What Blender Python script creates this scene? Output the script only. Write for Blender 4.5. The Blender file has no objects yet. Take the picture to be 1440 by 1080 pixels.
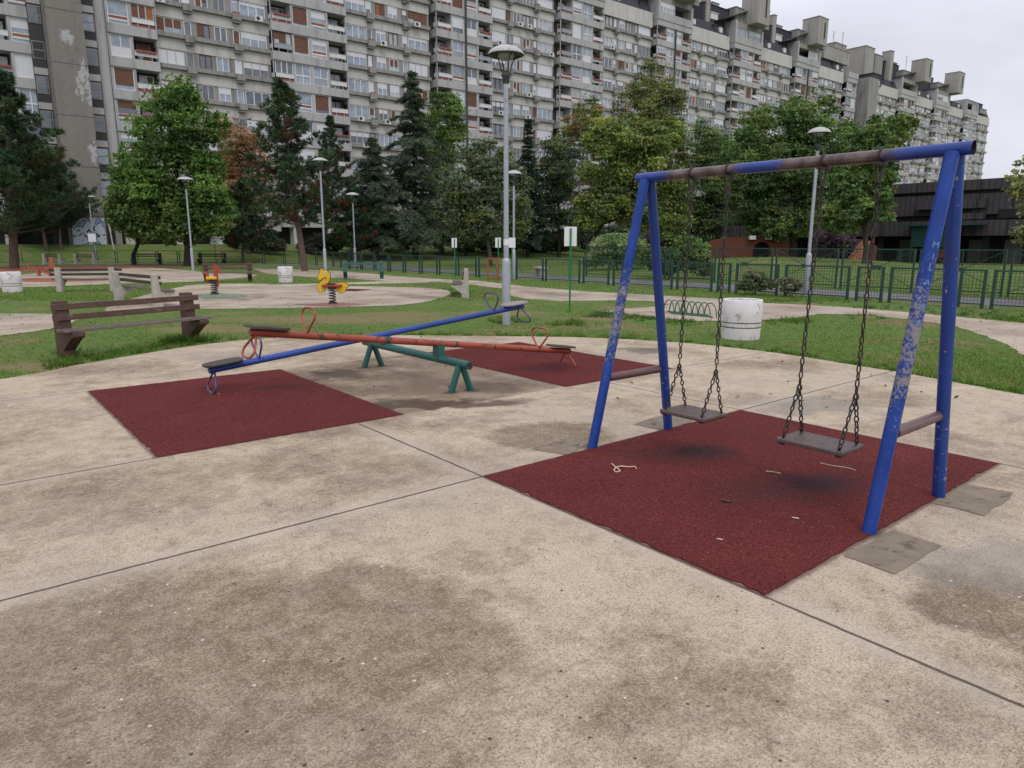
import bpy, math, random
import numpy as np
R = math.radians
sc = bpy.context.scene
COL = sc.collection
PI = math.pi

# ------------------------------------------------------------------ camera model
# world X runs along the paving joints to the far right, world Y along them to the far left
F_PX, PITCH, YAW, EYE = 981.1, R(11.41), R(50.94), 1.6
D1 = np.array([math.sin(YAW), math.cos(YAW)])
D2 = np.array([-math.cos(YAW), math.sin(YAW)])

def ray(px, py):
    u, v = (px - 720) / F_PX, -(py - 540) / F_PX
    r = np.array([u, math.cos(PITCH) + v * math.sin(PITCH), -math.sin(PITCH) + v * math.cos(PITCH)])
    return np.array([r[:2] @ D1, r[:2] @ D2, r[2]]), r[1]

def at(px, py, z=0.0):
    r, _ = ray(px, py)
    k = (z - EYE) / r[2]
    return np.array([r[0] * k, r[1] * k, z])

def deep(px, py, depth):
    r, f = ray(px, py)
    k = depth / f
    return np.array([r[0] * k, r[1] * k, EYE + r[2] * k])

def depth_of(p):
    return float(p[0] * D1[1] + p[1] * D2[1])

def sstep(x):
    x = np.clip(x, 0, 1)
    return x * x * (3 - 2 * x)

def terrain(a, b):
    bs = np.interp(a, [-40, -5, 8, 16, 22, 40, 400], [77, 74.5, 71.2, 66, 58, 56, 56])
    w = np.interp(a, [-40, 8, 16, 22, 40, 400], [5, 6, 9, 15, 19, 19])
    z = 1.5 * sstep((b - bs) / w)
    z = z + 0.75 * np.exp(-(((a - 42) / 8) ** 2 + ((b - 24) / 10) ** 2))
    return z

def ground(px, py, far=140):
    r, f = ray(px, py)
    for d in np.arange(4, far, 0.1):
        p = r * (d / f)
        z = EYE + p[2]
        if z <= terrain(p[0], p[1]):
            return np.array([p[0], p[1], float(terrain(p[0], p[1]))])
    p = r * (62 / f)
    return np.array([p[0], p[1], float(terrain(p[0], p[1]))])

def in_frame(p, m=0):
    x = p[0] * D1[0] + p[1] * D2[0]
    y = p[0] * D1[1] + p[1] * D2[1]
    z = p[2] - EYE
    if y < .5: return False
    dd = y * math.cos(PITCH) - z * math.sin(PITCH)
    vv = y * math.sin(PITCH) + z * math.cos(PITCH)
    px, py = 720 + F_PX * x / dd, 540 - F_PX * vv / dd
    return -m <= px <= 1440 + m and -m <= py <= 1080 + m

# ------------------------------------------------------------------ material helper
class NT:
    def __init__(s, name):
        s.m = bpy.data.materials.new(name); s.m.use_nodes = True
        s.t = s.m.node_tree; s.n = s.t.nodes; s.l = s.t.links
        s.n.clear()
        s.out = s.n.new('ShaderNodeOutputMaterial')
        s.p = s.n.new('ShaderNodeBsdfPrincipled')
        s.l.new(s.p.outputs[0], s.out.inputs[0])
    def put(s, sock, v):
        if isinstance(v, bpy.types.NodeSocket): s.l.new(v, sock)
        elif isinstance(v, (tuple, list)) and len(v) == 3 and sock.type == 'RGBA': sock.default_value = (*v, 1)
        else: sock.default_value = v
    def pos(s): return s.n.new('ShaderNodeNewGeometry').outputs['Position']
    def objc(s): return s.n.new('ShaderNodeTexCoord').outputs['Object']
    def rnd(s): return s.n.new('ShaderNodeObjectInfo').outputs['Random']
    def scale(s, v, xyz, loc=(0, 0, 0), rot=(0, 0, 0), kind='POINT'):
        q = s.n.new('ShaderNodeMapping'); q.vector_type = kind
        s.l.new(v, q.inputs[0]); q.inputs[1].default_value = loc; q.inputs[2].default_value = rot; q.inputs[3].default_value = xyz
        return q.outputs[0]
    def noise(s, v, sc_, det=4, ro=.55, dist=0, col=False):
        q = s.n.new('ShaderNodeTexNoise'); s.l.new(v, q.inputs['Vector'])
        q.inputs['Scale'].default_value = sc_; q.inputs['Detail'].default_value = det
        q.inputs['Roughness'].default_value = ro; q.inputs['Distortion'].default_value = dist
        return q.outputs['Color' if col else 'Fac']
    def voro(s, v, sc_, feat='F1', out='Distance', rand=1):
        q = s.n.new('ShaderNodeTexVoronoi'); s.l.new(v, q.inputs['Vector']); q.feature = feat
        q.inputs['Scale'].default_value = sc_; q.inputs['Randomness'].default_value = rand
        return q.outputs[out]
    def math(s, op, a, b=0, c=None, clamp=False):
        q = s.n.new('ShaderNodeMath'); q.operation = op; q.use_clamp = clamp
        s.put(q.inputs[0], a); s.put(q.inputs[1], b)
        if c is not None: s.put(q.inputs[2], c)
        return q.outputs[0]
    def rng(s, v, a, b, c=0, d=1, smooth=True):
        q = s.n.new('ShaderNodeMapRange'); q.interpolation_type = 'SMOOTHSTEP' if smooth else 'LINEAR'
        s.put(q.inputs[0], v)
        for i, x in enumerate((a, b, c, d)): s.put(q.inputs[i + 1], x)
        return q.outputs[0]
    def mix(s, f, a, b, mode='MIX'):
        q = s.n.new('ShaderNodeMixRGB'); q.blend_type = mode
        s.put(q.inputs[0], f); s.put(q.inputs[1], a); s.put(q.inputs[2], b)
        return q.outputs[0]
    def xyz(s, v):
        q = s.n.new('ShaderNodeSeparateXYZ'); s.l.new(v, q.inputs[0]); return q.outputs
    def length(s, v):
        q = s.n.new('ShaderNodeVectorMath'); q.operation = 'LENGTH'; s.l.new(v, q.inputs[0]); return q.outputs['Value']
    def vadd(s, a, b):
        q = s.n.new('ShaderNodeVectorMath'); q.operation = 'ADD'; s.put(q.inputs[0], a); s.put(q.inputs[1], b); return q.outputs[0]
    def vscale(s, a, k):
        q = s.n.new('ShaderNodeVectorMath'); q.operation = 'SCALE'; s.put(q.inputs[0], a); q.inputs['Scale'].default_value = k; return q.outputs[0]
    def attr(s, name):
        q = s.n.new('ShaderNodeAttribute'); q.attribute_name = name; return q.outputs['Color']
    def bump(s, h, strength=.3, dist=.01):
        q = s.n.new('ShaderNodeBump'); q.inputs['Strength'].default_value = strength; q.inputs['Distance'].default_value = dist
        s.put(q.inputs['Height'], h); s.l.new(q.outputs[0], s.p.inputs['Normal'])
    def fin(s, col, rough=.7, metal=0, spec=.4):
        s.put(s.p.inputs['Base Color'], col); s.put(s.p.inputs['Roughness'], rough)
        s.put(s.p.inputs['Metallic'], metal); s.put(s.p.inputs['Specular IOR Level'], spec)
        return s.m
    def blob(s, v, c, r, rot=0, lo=.55, hi=1.15):
        return s.rng(s.length(s.scale(v, (r[0], r[1], 50), (c[0], c[1], 0), (0, 0, rot), 'TEXTURE')), lo, hi, 1, 0)

MAT = {}
def mat_plain(name, col, rough=.7, var=.12, sc_=3, spec=.4, bump=0, metal=0, dirt=None, dirt_amt=.0, stretch=(1, 1, 1)):
    """paint or stone with cloudy tone changes, fine grain and (dirt) stains of another colour"""
    t = NT(name); o = t.scale(t.objc(), stretch)
    n = t.noise(o, sc_, 6, .6); g = t.noise(o, sc_ * 14, 3, .6)
    k = t.math('ADD', t.math('MULTIPLY', n, .7), t.math('MULTIPLY', g, .3))
    c = t.mix(k, tuple(x * (1 - var) for x in col), tuple(min(1, x * (1 + var)) for x in col))
    c = t.mix(1, c, t.rng(k, .2, .8, 1 - var, 1 + var, False), 'MULTIPLY')
    if dirt is not None:
        d = t.noise(t.vadd(o, (7.3, 2.1, 5.5)), sc_ * 1.7, 8, .7)
        c = t.mix(t.rng(d, .68 - dirt_amt, .72 - dirt_amt * .5), c, dirt)
    if bump: t.bump(g, bump, .01)
    MAT[name] = t.fin(c, rough, metal, spec); return MAT[name]

def mat_chip(name, col, under, amt=.5, sc_=16, rough=.4, grime=(.05, .04, .035)):
    """old gloss paint chipped down to what is under it"""
    t = NT(name); o = t.objc()
    n = t.noise(o, sc_, 8, .72); big = t.noise(o, 2.2, 3); g = t.noise(o, 60, 3)
    thr = t.math('ADD', .76 - .25 * amt, t.math('MULTIPLY', t.math('SUBTRACT', .5, big), .35))
    chip = t.rng(t.math('SUBTRACT', n, thr), 0, .02)
    c = t.mix(t.rng(big, .3, .7), tuple(x * .82 for x in col), tuple(x * 1.12 for x in col))
    c = t.mix(t.rng(t.noise(o, 7, 5, .7), .56, .75), c, t.mix(.5, c, grime))
    c = t.mix(chip, c, t.mix(g, tuple(x * .7 for x in under), tuple(min(1, x * 1.2) for x in under)))
    t.bump(t.math('SUBTRACT', 1, chip), .35, .002)
    MAT[name] = t.fin(c, t.math('ADD', rough, t.math('MULTIPLY', chip, .4)), 0, .45); return MAT[name]

# ------------------------------------------------------------------ mesh helper
class MB:
    def __init__(s): s.v = []; s.f = []; s.m = []; s.s = []
    def add(s, vs, fs, m=0, smooth=False):
        o = len(s.v); s.v.extend(tuple(map(float, p)) for p in vs)
        for f in fs: s.f.append(tuple(o + i for i in f)); s.m.append(m); s.s.append(smooth)
    def box(s, x0, x1, y0, y1, z0, z1, m=0):
        if x0 > x1: x0, x1 = x1, x0
        if y0 > y1: y0, y1 = y1, y0
        vs = [(x0, y0, z0), (x1, y0, z0), (x1, y1, z0), (x0, y1, z0), (x0, y0, z1), (x1, y0, z1), (x1, y1, z1), (x0, y1, z1)]
        s.add(vs, [(0, 3, 2, 1), (4, 5, 6, 7), (0, 1, 5, 4), (1, 2, 6, 5), (2, 3, 7, 6), (3, 0, 4, 7)], m)
    def bar(s, p, q, w, h, m=0, up=(0, 0, 1)):
        """square bar from p to q, w across, h along up"""
        p, q = np.array(p, float), np.array(q, float); d = q - p; d /= np.linalg.norm(d)
        u = np.array(up, float); x = np.cross(d, u); x /= np.linalg.norm(x); u = np.cross(x, d)
        vs = [e + x * i * w / 2 + u * j * h / 2 for e in (p, q) for i, j in ((-1, -1), (1, -1), (1, 1), (-1, 1))]
        s.add(vs, [(0, 1, 2, 3), (7, 6, 5, 4), (0, 4, 5, 1), (1, 5, 6, 2), (2, 6, 7, 3), (3, 7, 4, 0)], m)
    def tube(s, path, r, n=10, m=0, caps=True, closed=False, smooth=True):
        P = np.array(path, float); k = len(P)
        rs = np.full(k, r, float) if np.isscalar(r) else np.array(r, float)
        T = np.zeros_like(P)
        for i in range(k):
            a_, b_ = (P[(i - 1) % k], P[(i + 1) % k]) if closed else (P[max(i - 1, 0)], P[min(i + 1, k - 1)])
            d = b_ - a_; T[i] = d / (np.linalg.norm(d) + 1e-12)
        ref = np.array([0, 0, 1.]) if abs(T[0][2]) < .9 else np.array([1., 0, 0])
        u = np.cross(T[0], ref); u /= np.linalg.norm(u)
        vs = []
        for i in range(k):
            u = u - T[i] * (u @ T[i]); u /= np.linalg.norm(u); w = np.cross(T[i], u)
            for j in range(n):
                t = 2 * PI * j / n; vs.append(P[i] + rs[i] * (math.cos(t) * u + math.sin(t) * w))
        fs = []
        for i in range(k if closed else k - 1):
            i2 = (i + 1) % k
            for j in range(n):
                j2 = (j + 1) % n; fs.append((i * n + j, i * n + j2, i2 * n + j2, i2 * n + j))
        s.add(vs, fs, m, smooth)
        if caps and not closed:
            s.add(vs[:n], [tuple(range(n - 1, -1, -1))], m); s.add(vs[-n:], [tuple(range(n))], m)
    def lathe(s, prof, n=24, c=(0, 0, 0), m=0, smooth=True, ax=None):
        vs = []
        for r_, z in prof:
            for j in range(n):
                t = 2 * PI * j / n; vs.append((c[0] + r_ * math.cos(t), c[1] + r_ * math.sin(t), c[2] + z))
        fs = [(i * n + j, i * n + (j + 1) % n, (i + 1) * n + (j + 1) % n, (i + 1) * n + j) for i in range(len(prof) - 1) for j in range(n)]
        s.add(vs, fs, m, smooth)
    def prism(s, poly, o, ux, uy, th, m=0):
        """outline poly in the plane (o; ux, uy) given thickness th about that plane"""
        o, ux, uy = (np.array(q, float) for q in (o, ux, uy)); nn = np.cross(ux, uy); nn /= np.linalg.norm(nn)
        k = len(poly)
        vs = [o + ux * x + uy * y + nn * (th / 2 * e) for e in (-1, 1) for x, y in poly]
        s.add(vs, [tuple(range(k - 1, -1, -1)), tuple(range(k, 2 * k))] + [(i, (i + 1) % k, k + (i + 1) % k, k + i) for i in range(k)], m)
    def mesh(s, name, mats):
        me = bpy.data.meshes.new(name); me.from_pydata(s.v, [], s.f)
        for mt in (mats if isinstance(mats, (list, tuple)) else [mats]): me.materials.append(mt)
        me.polygons.foreach_set('material_index', s.m); me.polygons.foreach_set('use_smooth', s.s)
        me.update(); return me
    def obj(s, name, mats, parent=None, bevel=0, loc=None, kind=None):
        o = bpy.data.objects.new(name, s.mesh(name, mats)); COL.objects.link(o)
        if parent is not None: o.parent = parent
        if loc is not None: o.location = loc
        if bevel:
            b = o.modifiers.new('edge', 'BEVEL'); b.width = bevel; b.segments = 2; b.limit_method = 'ANGLE'; b.angle_limit = R(40)
        if kind: o['kind'] = kind
        return o

def tag(o, label=None, cat=None, group=None, kind=None):
    for k, v in (('label', label), ('category', cat), ('group', group), ('kind', kind)):
        if v: o[k] = v
    return o
def thing(name, label, cat, loc=(0, 0, 0), rz=0, group=None):
    o = bpy.data.objects.new(name, None); COL.objects.link(o); o.empty_display_size = .2
    o.location = loc; o.rotation_euler = (0, 0, rz)
    return tag(o, label, cat, group)
def copy_tree(o, parent=None):
    c = o.copy(); COL.objects.link(c)
    if parent is not None: c.parent = parent
    for ch in list(o.children): copy_tree(ch, c)
    return c
def dup(o, label, loc, rz=None, group=None, scale=None):
    c = copy_tree(o); c.location = loc
    if rz is not None: c.rotation_euler = (0, 0, rz)
    if scale: c.scale = (scale, scale, scale)
    tag(c, label, None, group); return c

def fast_mesh(name, V, nper, mat, parent=None, tint=None, kind=None):
    """V: (n*nper,3) separate polygons of nper corners each; tint: (n,3)"""
    V = np.asarray(V, np.float32); N = len(V); n = N // nper
    me = bpy.data.meshes.new(name)
    me.vertices.add(N); me.vertices.foreach_set('co', V.ravel())
    me.loops.add(N); me.loops.foreach_set('vertex_index', np.arange(N, dtype=np.int32))
    me.polygons.add(n); me.polygons.foreach_set('loop_start', np.arange(0, N, nper, dtype=np.int32))
    if tint is not None:
        ca = me.color_attributes.new('tint', 'FLOAT_COLOR', 'POINT')
        c4 = np.ones((N, 4), np.float32); c4[:, :3] = np.repeat(tint, nper, 0); ca.data.foreach_set('color', c4.ravel())
    me.materials.append(mat); me.update(calc_edges=True); me.validate()
    o = bpy.data.objects.new(name, me); COL.objects.link(o)
    if parent is not None: o.parent = parent
    if kind: o['kind'] = kind
    return o

# ------------------------------------------------------------------ world, sun, camera
w = bpy.data.worlds.new('World'); sc.world = w; w.use_nodes = True
nt = w.node_tree; nd, lk = nt.nodes, nt.links
bg = nd['Background']
SUN_EL, SUN_AZ = R(52), R(200)
sky = nd.new('ShaderNodeTexSky'); sky.sky_type = 'NISHITA'; sky.sun_disc = False
sky.sun_elevation = SUN_EL; sky.sun_rotation = SUN_AZ; sky.air_density = 1; sky.dust_density = 3; sky.ozone_density = 1
tc = nd.new('ShaderNodeTexCoord')
def wn(scale, det, zs=3.0):
    mp = nd.new('ShaderNodeMapping'); mp.inputs[3].default_value = (1, 1, zs); lk.new(tc.outputs['Generated'], mp.inputs[0])
    q = nd.new('ShaderNodeTexNoise'); q.inputs['Scale'].default_value = scale; q.inputs['Detail'].default_value = det
    q.inputs['Roughness'].default_value = .5; lk.new(mp.outputs[0], q.inputs['Vector']); return q.outputs['Fac']
def wm(op, a, b):
    q = nd.new('ShaderNodeMath'); q.operation = op
    for i, x in enumerate((a, b)):
        if isinstance(x, (int, float)): q.inputs[i].default_value = x
        else: lk.new(x, q.inputs[i])
    return q.outputs[0]
sep = nd.new('ShaderNodeSeparateXYZ'); lk.new(tc.outputs['Generated'], sep.inputs[0])
zc = wm('MAXIMUM', sep.outputs[2], 0.0)
lum = wm('ADD', wm('MULTIPLY', zc, 5.0), 6.5)                     # overcast sky: brighter overhead than at the horizon
cl = nd.new('ShaderNodeMapRange'); cl.inputs[1].default_value = .3; cl.inputs[2].default_value = .7; cl.inputs[3].default_value = .80; cl.inputs[4].default_value = 1.13
lk.new(wn(2.6, 6), cl.inputs[0])
lum = wm('MULTIPLY', lum, cl.outputs[0])
hue = nd.new('ShaderNodeMixRGB'); lk.new(wn(1.7, 4), hue.inputs[0]); hue.inputs[1].default_value = (.95, .97, 1.09, 1); hue.inputs[2].default_value = (.98, .99, 1.08, 1)
mu = nd.new('ShaderNodeMixRGB'); mu.blend_type = 'MULTIPLY'; mu.inputs[0].default_value = 1
lk.new(hue.outputs[0], mu.inputs[1]); lk.new(lum, mu.inputs[2])
mx = nd.new('ShaderNodeMixRGB'); mx.inputs[0].default_value = .93
lk.new(sky.outputs[0], mx.inputs[1]); lk.new(mu.outputs[0], mx.inputs[2])
lk.new(mx.outputs[0], bg.inputs[0]); bg.inputs[1].default_value = .11

sd = bpy.data.lights.new('sun', 'SUN'); sd.energy = .9; sd.angle = R(25); sd.color = (1, .96, .9)
so = bpy.data.objects.new('sun', sd); COL.objects.link(so)
# sky rotation is measured clockwise from +Y
sv = np.array([math.sin(SUN_AZ) * math.cos(SUN_EL), math.cos(SUN_AZ) * math.cos(SUN_EL), math.sin(SUN_EL)])
so.rotation_euler = (PI / 2 - SUN_EL, 0, math.atan2(sv[0], -sv[1])); so.location = (0, 0, 30)

cd = bpy.data.cameras.new('camera'); cam = bpy.data.objects.new('camera', cd); COL.objects.link(cam)
cam.location = (0, 0, EYE); cam.rotation_euler = (PI / 2 - PITCH, 0, YAW - PI / 2)
cd.sensor_width = 36; cd.lens = F_PX / 1440 * 36; cd.clip_end = 4000; cd.clip_start = .05
sc.camera = cam
sc.view_settings.view_transform = 'Standard'; sc.view_settings.look = 'None'
sc.view_settings.exposure = .12; sc.view_settings.gamma = 1
sc.cycles.max_bounces = 6; sc.cycles.diffuse_bounces = 3; sc.cycles.glossy_bounces = 2; sc.cycles.transparent_max_bounces = 6
# ------------------------------------------------------------------ ground materials
MATS_AB = [(2.78, 5.91, 1.57, 3.74), (1.11, 3.26, 5.66, 8.78), (5.37, 7.27, 5.64, 8.78)]     # rubber mats: x0 x1 y0 y1
def concrete_ground():
    t = NT('playground_concrete'); P = t.pos()
    nz = t.noise(P, 1.1, 5, .6, .4); nv = t.vadd(P, t.vscale(t.vadd(t.noise(P, 1.6, 5, .65, 0, True), (-.5, -.5, -.5)), 1.25))
    fine = t.noise(P, 82, 7, .88); mid = t.noise(P, 6, 9, .75); cz = t.noise(t.vadd(P, (4, 4, 4)), 27, 6, .75)
    stain = t.rng(t.noise(P, .55, 6, .62), .42, .66, 0, .75)
    grey = t.math('MULTIPLY', t.rng(t.noise(t.vadd(P, (31, 5, 0)), .5, 4, .6), .5, .66), .18)
    wet = 0
    def px(cx, cy, ra, rb, rot=YAW - PI / 2, lo=.5, hi=1.1):
        c = at(cx, cy); return t.blob(nv, (c[0], c[1]), (ra, rb), rot, lo, hi)
    for b, k in ((px(300, 940, 1.45, 1.15), .76), (px(60, 960, .9, .9), .8), (px(480, 830, .7, .5), .7), (px(150, 1000, .6, .6), .7), (px(150, 690, 1.0, .95), .5), (px(400, 650, .6, .5), .6), (px(790, 612, .75, .55), .85),
                 (px(700, 780, .4, .25), .35), (px(1400, 850, .5, .5), .9), (px(1330, 960, .3, .2), .4), (px(40, 585, 1, .5), .35), (px(1100, 700, .2, .2), .2)):
        stain = t.math('MAXIMUM', stain, t.math('MULTIPLY', b, k))
    for b, k in ((px(1145, 572, .85, .45), .9), (px(700, 535, .6, .5), .7), (px(1370, 790, .5, .35), .8), (px(640, 505, .8, .6), .5), (px(870, 500, 1.0, .5), .6), (px(330, 500, 1.2, .5), .6)):
        grey = t.math('MAXIMUM', grey, t.math('MULTIPLY', b, k))
    for b, k in ((px(640, 566, .85, .26), 1), (px(575, 572, .4, .2), 1), (px(480, 526, .6, .3), .95), (px(690, 545, .5, .3), .75), (px(590, 545, 1.2, .6), .5), (px(905, 492, .6, .3), .75), (px(325, 515, .5, .3), .55), (px(560, 530, .9, .5), .45)):
        wet = t.math('MAXIMUM', wet, t.math('MULTIPLY', b, k))
    # weathered surface: pale cement skin, worn where the brown aggregate shows
    k1 = t.math('ADD', stain, t.math('ADD', t.math('MULTIPLY', t.math('SUBTRACT', mid, .5), 2.1), t.math('MULTIPLY', t.math('SUBTRACT', cz, .5), 1.5)), None, True)
    c = t.mix(k1, (.54, .44, .323), (.212, .150, .090))
    c = t.mix(t.math('MULTIPLY', t.rng(fine, .49, .585), t.math('ADD', .52, t.math('MULTIPLY', k1, .28))), c, (.095, .070, .048))
    c = t.mix(t.math('MULTIPLY', t.rng(fine, .45, .37), .5), c, (.64, .56, .46))
    c = t.mix(t.math('MULTIPLY', grey, .8), c, (.265, .235, .20))
    # pebbles of the exposed aggregate
    vc = t.voro(P, 150, out='Color'); vd = t.voro(P, 150)
    peb = t.xyz(vc)
    c = t.mix(t.math('MULTIPLY', t.rng(peb[0], .91, .95), t.math('ADD', .10, t.math('MULTIPLY', k1, .32))), c, (.50, .42, .32))
    c = t.mix(t.math('MULTIPLY', t.rng(peb[1], .90, .94), .45), c, (.10, .078, .06))
    sp = t.voro(P, 23, out='Color')
    c = t.mix(t.math('MULTIPLY', t.rng(t.xyz(sp)[0], .955, .96), t.rng(t.voro(P, 23), .2, .14)), c, (.07, .06, .05))
    c = t.mix(t.math('MULTIPLY', t.rng(t.xyz(sp)[1], .94, .95), t.rng(t.voro(P, 23), .17, .12)), c, (.62, .57, .48))
    # scuffs and hairline cracks
    cr = t.voro(nv, .62, 'DISTANCE_TO_EDGE')
    crk = t.math('MULTIPLY', t.rng(cr, .006, .002), t.rng(t.noise(P, .9, 2), .52, .6))
    c = t.mix(t.math('MULTIPLY', crk, .22), c, (.07, .055, .04))
    # algae film along some joints and lawn edges
    c = t.mix(t.math('MULTIPLY', t.rng(t.noise(t.vadd(P, (3, 9, 1)), 1.3, 6, .7), .56, .72), .35), c, (.20, .16, .09))
    c = t.mix(1, c, t.rng(t.noise(t.vadd(P, (2, 7, 1)), 170, 4, .9), .34, .66, .62, 1.36, False), 'MULTIPLY')
    c = t.mix(1, c, t.rng(t.noise(t.vadd(P, (8, 1, 4)), 2.6, 8, .8), .3, .7, .84, 1.14, False), 'MULTIPLY')
    # tyre scuffs: thin broken arcs
    for ax_, ay_, ar_ in ((1.9, 4.6, .55), (2.6, 4.9, .42), (1.2, 1.9, 1.1), (.2, 4.9, .7), (2.9, 1.0, 1.4)):
        dd = t.math('ABSOLUTE', t.math('SUBTRACT', t.length(t.scale(nv, (1, 1, 0), (-ax_, -ay_, 0))), ar_))
        c = t.mix(t.math('MULTIPLY', t.rng(dd, .014, .003), t.rng(t.noise(t.vadd(P, (ar_, 0, 3)), 1.6, 4), .48, .62, 0, .45)), c, (.085, .065, .05))
    # joints between the slabs
    x, y, z = t.xyz(P)
    wob = t.math('MULTIPLY', t.math('SUBTRACT', t.noise(P, 9, 3), .5), .014)
    jm = 0; edge = 0
    def line(v, u, at_, lo, hi, wd=.0082):
        d = t.math('ABSOLUTE', t.math('ADD', t.math('SUBTRACT', v, at_), wob))
        s_ = t.math('MULTIPLY', t.math('GREATER_THAN', u, lo), t.math('LESS_THAN', u, hi))
        return t.math('MULTIPLY', t.rng(d, wd + .004, wd - .003), s_), t.math('MULTIPLY', t.rng(d, .17, .02), s_)
    for v, u, a_, lo, hi in ((x, y, 2.775, -9, 5.62), (y, x, 3.745, -9, 13), (x, y, 5.925, -9, 5.62), (y, x, 5.655, -9, 1.11), (y, x, 5.63, 7.3, 13), (y, x, 8.79, -9, 1.1)):
        l_, e_ = line(v, u, a_, lo, hi); jm = t.math('MAXIMUM', jm, l_); edge = t.math('MAXIMUM', edge, e_)
    c = t.mix(t.math('MULTIPLY', edge, t.math('MULTIPLY', t.rng(mid, .3, .7), .55)), c, (.53, .47, .39))
    c = t.mix(t.math('MULTIPLY', jm, .88), c, (.055, .043, .03))
    for (x0, x1, y0, y1) in MATS_AB:
        dx = t.math('SUBTRACT', t.math('ABSOLUTE', t.math('SUBTRACT', x, (x0 + x1) / 2)), (x1 - x0) / 2); dy = t.math('SUBTRACT', t.math('ABSOLUTE', t.math('SUBTRACT', y, (y0 + y1) / 2)), (y1 - y0) / 2)
        d = t.math('ADD', t.math('MAXIMUM', dx, dy), t.math('MULTIPLY', wob, 3))
        c = t.mix(t.math('MULTIPLY', t.rng(d, .28, .0), t.math('MULTIPLY', t.rng(mid, .35, .7), .35)), c, (.30, .17, .13))
        c = t.mix(t.math('MULTIPLY', t.rng(d, .035, .004), .75), c, (.10, .055, .042))
    for fx_, fy_ in ((3.864, 3.754), (4.79, 3.727), (3.886, 1.60), (4.824, 1.579), (4.175, 8.23), (4.425, 8.19), (4.175, 6.21), (4.425, 6.17)):  # dirt rings at the post feet, with contact shade painted into the colour
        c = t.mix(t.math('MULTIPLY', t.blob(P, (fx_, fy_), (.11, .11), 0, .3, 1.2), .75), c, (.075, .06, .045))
    rx_ = t.math('SUBTRACT', t.math('ABSOLUTE', t.math('SUBTRACT', x, 4.32)), 1.055); ry_ = t.math('SUBTRACT', t.math('ABSOLUTE', t.math('SUBTRACT', y, 7.23)), 1.575)
    damp = t.math('MULTIPLY', t.rng(t.math('ADD', t.math('MAXIMUM', rx_, ry_), wob), .012, -.02), t.rng(t.noise(P, 1.3, 5, .65), .36, .56, .25, .85))
    c = t.mix(damp, c, t.mix(1, c, (.55, .48, .40), 'MULTIPLY')); wet = t.math('MAXIMUM', wet, t.math('MULTIPLY', damp, .28))
    c = t.mix(wet, c, t.mix(1, c, (.27, .235, .20), 'MULTIPLY'))
    r = t.math('SUBTRACT', .82, t.math('MULTIPLY', t.math('ADD', wet, t.math('MULTIPLY', grey, .15), None, True), .42))
    h = t.math('ADD', t.math('MULTIPLY', fine, .5), t.math('ADD', t.math('MULTIPLY', vd, .6), t.math('MULTIPLY', jm, -3)))
    t.bump(t.math('MULTIPLY', h, t.math('SUBTRACT', 1, t.math('MULTIPLY', wet, .8))), .6, .009)
    MAT['concrete_ground'] = t.fin(c, r, 0, .35)
def path_mat(name, pale, dark, grey_amt=.3):
    t = NT(name); P = t.pos()
    n = t.noise(P, .7, 6, .65); f_ = t.noise(P, 25, 4, .7)
    c = t.mix(t.rng(n, .35, .7), pale, dark)
    c = t.mix(t.math('MULTIPLY', t.rng(t.noise(t.vadd(P, (9, 2, 0)), .35, 4), .5, .62), grey_amt), c, (.2, .19, .18))
    c = t.mix(t.math('MULTIPLY', t.rng(f_, .5, .7), .3), c, tuple(q * .45 for q in dark))
    w_ = t.rng(t.noise(t.scale(t.vadd(P, (2, 14, 0)), (1, .5, 1)), .42, 4), .56, .64)
    c = t.mix(t.math('MULTIPLY', w_, .5), c, t.mix(1, c, (.5, .48, .46), 'MULTIPLY'))
    t.bump(f_, .2, .005)
    MAT[name] = t.fin(c, t.math('SUBTRACT', .8, t.math('MULTIPLY', w_, .4)), 0, .35)
def lawn_mat():
    t = NT('lawn_soil'); P = t.pos()
    n = t.noise(P, .55, 6, .65); m_ = t.noise(P, 5, 5, .7); f_ = t.noise(P, 40, 4, .7)
    c = t.mix(t.rng(m_, .3, .7), (.085, .155, .030), (.17, .235, .065))
    c = t.mix(t.rng(f_, .35, .7), t.mix(.55, c, (.04, .06, .018)), c)
    dry = t.rng(n, .50, .66)
    for cx, cy, ra, rb in ((470, 448, 3.2, 1.2), (300, 462, 1.3, .9), (700, 440, 1.6, .7), (60, 515, 1.0, .5), (830, 447, 1.2, .5), (20, 375, 5, 4), (560, 441, 1.5, .7)):
        c_ = at(cx, cy); dry = t.math('MAXIMUM', dry, t.math('MULTIPLY', t.blob(t.vadd(P, t.vscale(t.noise(P, .8, 5, .7, 0, True), 1.2)), (c_[0] + .6, c_[1] + .6), (ra, rb), YAW - PI / 2, .3, 1.2), .9))
    dry = t.math('MULTIPLY', dry, t.rng(t.noise(P, 9, 4, .7), .22, .52))
    c = t.mix(t.math('MULTIPLY', dry, .85), c, t.mix(m_, (.165, .105, .058), (.28, .20, .12)))
    t.bump(t.noise(P, 30, 4, .7), .6, .03)
    MAT['lawn'] = t.fin(c, .95, 0, .15)
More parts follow.
